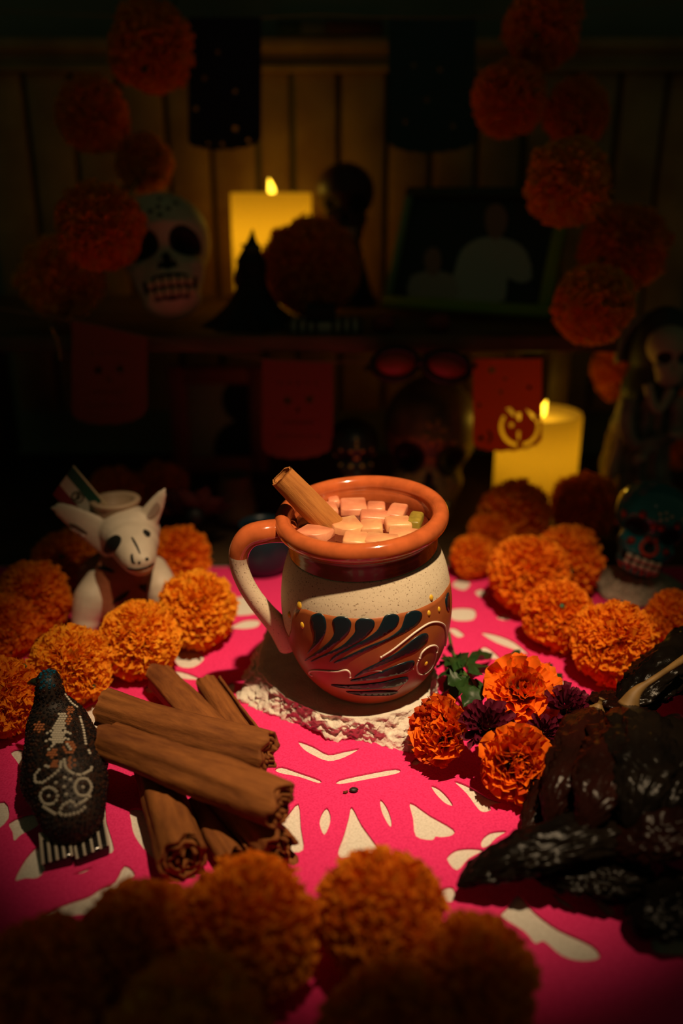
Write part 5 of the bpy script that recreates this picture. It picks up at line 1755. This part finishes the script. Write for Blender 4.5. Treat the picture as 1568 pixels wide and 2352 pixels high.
# tall skull-headed doll right of the candle
p = at(792, 470, .95)
dl = thing('skull_doll', (p.x, .95, SZ), 'dark red skull-faced doll in a black robe right of the tall candle', 'figurine')
dz = lambda y: at(792, y, .95).z - SZ
v, f = robe(dz(545), .034, .015, 9, .08); obj('robe', v, f, robe_m, dl)
hs = .082
v = [Vector((q.x * hs, q.y * hs, q.z * hs)) + Vector((0, 0, dz(470))) for q in SKV]; obj('head', v, SKF, mat('dark_red_skull', (.05, .012, .014), .5), dl)
for z in (-.29, -.36):
    for k in range(5):
        h = scast((k - 2) * .055, z)
        v, f = rbox(h[0] + h[1] * .006, (.022, .016, .028), .006, seg=1); obj('tooth', [Vector((q[0] * hs, q[1] * hs, q[2] * hs)) + Vector((0, 0, dz(470))) for q in v], f, mat('doll_teeth', (.14, .15, .13), .5) if k + z == 0 else bone_d, dl)
for s in (-1, 1):
    L = [(s * .155 + .11 * cos(a), .015 + .10 * sin(a)) for a in [2 * pi * k / 16 for k in range(16)]]
    v, f = on_surface(L, scast, .006, .03); obj('eye_socket', [Vector((q[0] * hs, q[1] * hs, q[2] * hs)) + Vector((0, 0, dz(470))) for q in v], f, black_m, dl)
# striped woven mat and black box at the shelf edge
A_, B_ = at(660, 757, .775), at(832, 757, .775)
rn = thing('striped_mat', ((A_.x + B_.x) / 2, .775, SZ), 'small folded pale striped mat at the front edge of the shelf', 'mat')
hw = (B_.x - A_.x) / 2
v, f = rbox((0, 0, .0042), (hw, .020, .004), .0015); mf_ = obj('mat_fold', v, f, mat('pale_weave', (.40, .35, .27), .8), rn)
for k in range(9):
    x = -hw * .92 + hw * 1.84 * k / 8
    if abs(x) < hw * .2: continue
    v, f = rbox((x, 0, .0044), (.0022, .0204, .0042), .0008, seg=1); obj('stripe', v, f, mat('dark_stripe', (.05, .03, .028), .8), mf_)
xc = at(736, 750, .76).x
v, f = rbox((xc, .772, SZ + .0085 + .007), (.013, .010, .0068), .0012); tag(obj('small_box', v, f, black_m, origin=(xc, .772, SZ + .0085)), 'little black box on the striped mat at the shelf edge', 'box')
# red dried blooms along the shelf edge
for (x, y, r, lab) in ((1008, 768, 26, 'small dark red paper bloom on the shelf edge below the framed photo'), (1290, 752, 24, 'small dull red bloom at the right end of the shelf'), (880, 760, 26, 'small dark red bloom between the striped mat and the photo frame')):
    q = at(x, y - 10, .765); rr = px2m(r, q)
    v, f = sphere_vf((0, 0, 0), (rr, rr, rr * .8), 26, 16)
    v = [u * (1 + .22 * nz(u + Vector((x, 0, 0)), 120) + .1 * nz(u, 300)) for u in v]
    tag(obj('dried_bloom', v, f, mat('dark_red_bloom', (.22, .04, .025), .8)), lab, 'flower', 'dark red blooms on the shelf').location = (q.x, .765, SZ + rr * .72)
# gold beads hanging at the left end
gb = at(128, 770, .72)
gt = thing('bead_strand', gb, 'short strand of tiny gold beads hanging at the left shelf edge', 'beads')
for k, (x, y) in enumerate(((120, 757), (124, 766), (128, 776), (132, 788), (136, 800), (137, 812), (138, 822))):
    v, f = sphere_vf(at(x, y, .728), (.0013,) * 3, 10, 6); obj('bead', v, f, mat('gold_bead', (.8, .5, .08), .15, metal=1), gt, gb)
v, f = tube_vf([at(112, 735, .732), at(120, 757, .728), at(136, 800, .728), at(138, 826, .728)], .0004, 5); obj('thread', v, f, str_m, gt, gb)

# ------------------------------------------------------------------ skeleton statue at the right
SYY = .78
p = gz(1470, 1160, 0)
p = at(1475, 1100, SYY)
stt = thing('skeleton_statue', (p.x, SYY, 0), 'pale painted skeleton statue in a hooded robe with a halo at the right edge', 'statue')
og = Vector((p.x, SYY, 0))
sp_m = mat('statue_robe', (.36, .29, .21), .6, color2=(.10, .11, .10), vscale=55); sd_m = mat('statue_dark', (.04, .045, .04), .6); sb_m = mat('statue_bone', (.45, .38, .28), .6)
zz = lambda y: at(1475, y, SYY).z
xx = lambda x: at(x, 950, SYY).x - p.x
bodyl = [chain([(xx(1480), 0, zz(1130)), (xx(1470), 0, zz(1040)), (xx(1478), 0, zz(930)), (xx(1490), 0, zz(880))], [.034, .030, .024, .018], 12),
         sphere_vf((xx(1478), 0, .012), (.038, .034, .012), 24, 10)]
v, f = blend_vf(bodyl, .0016, 5); v = [q + Vector((.0022 * nz(q, 60), .003 * sin(atan2(q.y, q.x - xx(1478)) * 11), 0)) for q in v]
obj('robe', v, f, sp_m, stt)
hoodl = [sphere_vf((xx(1505), .004, zz(808)), (.028, .024, .040), 24, 16), chain([(xx(1500), .004, zz(850)), (xx(1485), .002, zz(900))], [.024, .026], 6)]
v, f = blend_vf(hoodl, .0016, 5); obj('hood', v, f, sd_m, stt)
hs = .052
hc = Vector((xx(1500), -.020, zz(808)))
obj('skull_face', [Vector((q.x * hs, q.y * hs * .8, q.z * hs)) + hc for q in SKV], SKF, sb_m, stt)
for s in (-1, 1):
    L = [(s * .155 + .11 * cos(a), .015 + .10 * sin(a)) for a in [2 * pi * k / 16 for k in range(16)]]
    v, f = on_surface(L, scast, .006, .03); obj('eye_socket', [Vector((q[0] * hs, q[1] * hs * .8, q[2] * hs)) + hc for q in v], f, black_m, stt)
hp = [Vector((xx(1502 + 88 * cos(a)), .012, zz(820 - 98 * sin(a)))) for a in [radians(-10 + 200 * k / 30) for k in range(31)]]
v, f = tube_vf(hp, .0034, 10); obj('halo', v, f, mat('halo_paint', (.25, .25, .16), .5), stt)
v, f = sheet_vf([(q.x, q.z) for q in hp], [], .003)
obj('halo_plate', [Vector((a[0], .015 + a[2], a[1])) for a in v], f, mat('halo_plate', (.07, .06, .04), .6), stt)
for pts, r in (([(1425, 905), (1418, 960), (1440, 1000), (1490, 985), (1510, 968)], .0062), ([(1528, 900), (1535, 960), (1505, 990), (1460, 1005), (1448, 1020)], .0062)):
    v, f = tube_vf(catmull([(xx(x), -.020 - .006 * k, zz(y)) for k, (x, y) in enumerate(pts)], 20), [r * 1.15, r * 1.25, r, r * .8, r * .5], 14); obj('sleeve', v, f, sp_m, stt)
    hx, hyy = pts[-1]
    hv_ = []
    for k in range(5):
        a = radians(-30 + 16 * k)
        d = Vector(((1 if pts[0][0] < 1450 else -1) * cos(a), -.15, sin(a)))
        q = Vector((xx(hx), -.046, zz(hyy)))
        hv_.append(tube_vf([q, q + d * .004, q + d * .0085 + Vector((0, .001, -.001))], [.0014, .0012, .0008], 6))
    hv_.append(sphere_vf((xx(hx), -.045, zz(hyy)), (.0036, .0028, .0032), 12, 8))
    v, f = merge(*hv_); obj('hand', v, f, sb_m, stt)
v, f = tube_vf(catmull([(xx(1455), -.026, zz(868)), (xx(1470), -.032, zz(915)), (xx(1485), -.032, zz(918)), (xx(1508), -.026, zz(880))], 20), .0042, 10); obj('collar', v, f, sb_m, stt)
v, f = tube_vf(catmull([(xx(1402), -.022, zz(950)), (xx(1408), -.024, zz(1000)), (xx(1402), -.024, zz(1050)), (xx(1398), -.024, zz(1092))], 16), [.002, .0035, .004, .006, .003], 10); obj('robe_edge', v, f, sb_m, stt)

# ------------------------------------------------------------------ dim things behind the mug and dog
# maroon fabric flower
fc = gz(452, 1215, .022)
ff_ = thing('fabric_flower', (fc.x, fc.y, 0), 'dark maroon fabric flower between the dog figurine and the mug handle', 'flower')
mr_m = mat('maroon_fabric', (.075, .018, .012), .7); 
for k in range(9):
    a = 2 * pi * k / 9 + .2
    v, f = leaf_vf(.036, .024, .25, -.15, 8)
    M_ = Matrix.Rotation(radians(-38), 3, 'X') @ Matrix.Rotation(a, 3, 'Z') @ Matrix.Rotation(radians(-18 - 8 * (k % 2)), 3, 'Y')
    V2 = [M_ @ q + Vector((0, 0, .031)) for q in v]
    n_ = len(V2)
    o = obj('petal', V2, f, mr_m, ff_)
v, f = sphere_vf((0, -.006, .036), (.008, .007, .008), 16, 10); obj('flower_core', v, f, black_m, ff_)
v, f = tube_vf([Vector((0, 0, .0008)), Vector((0, 0, .012)), Vector((0, 0, .032))], [.007, .003, .003], 10); obj('stem', v, f, black_m, ff_)
# brown clay cup
cp = gz(545, 1205, 0)
v, f = lathe_vf([(.012, .0005), (.020, .001), (.0195, .012), (.0165, .030), (.0145, .044), (.0150, .046), (.0135, .046), (.0125, .040), (.010, .030), (.002, .028)], 36)
tag(obj('clay_cup', v, f, mat('dull_clay', (.16, .085, .03), .6, var=.3, vscale=50)), 'dim brown tapering clay cup behind the mug handle', 'cup').location = (cp.x - .002, cp.y + .012, 0)
bp_ = gz(600, 1325, 0)
v, f = lathe_vf([(.010, .0005), (.017, .001), (.023, .010), (.0245, .022), (.022, .034), (.0185, .040), (.0195, .043), (.0175, .0435), (.0165, .038), (.020, .030), (.018, .012), (.004, .006)], 40)
tag(obj('blue_pot', v, f, mat('navy_glaze', (.008, .022, .035), .35)), 'small dark blue pot seen through the mug handle', 'pot').location = (bp_.x + .001, bp_.y + .012, 0)
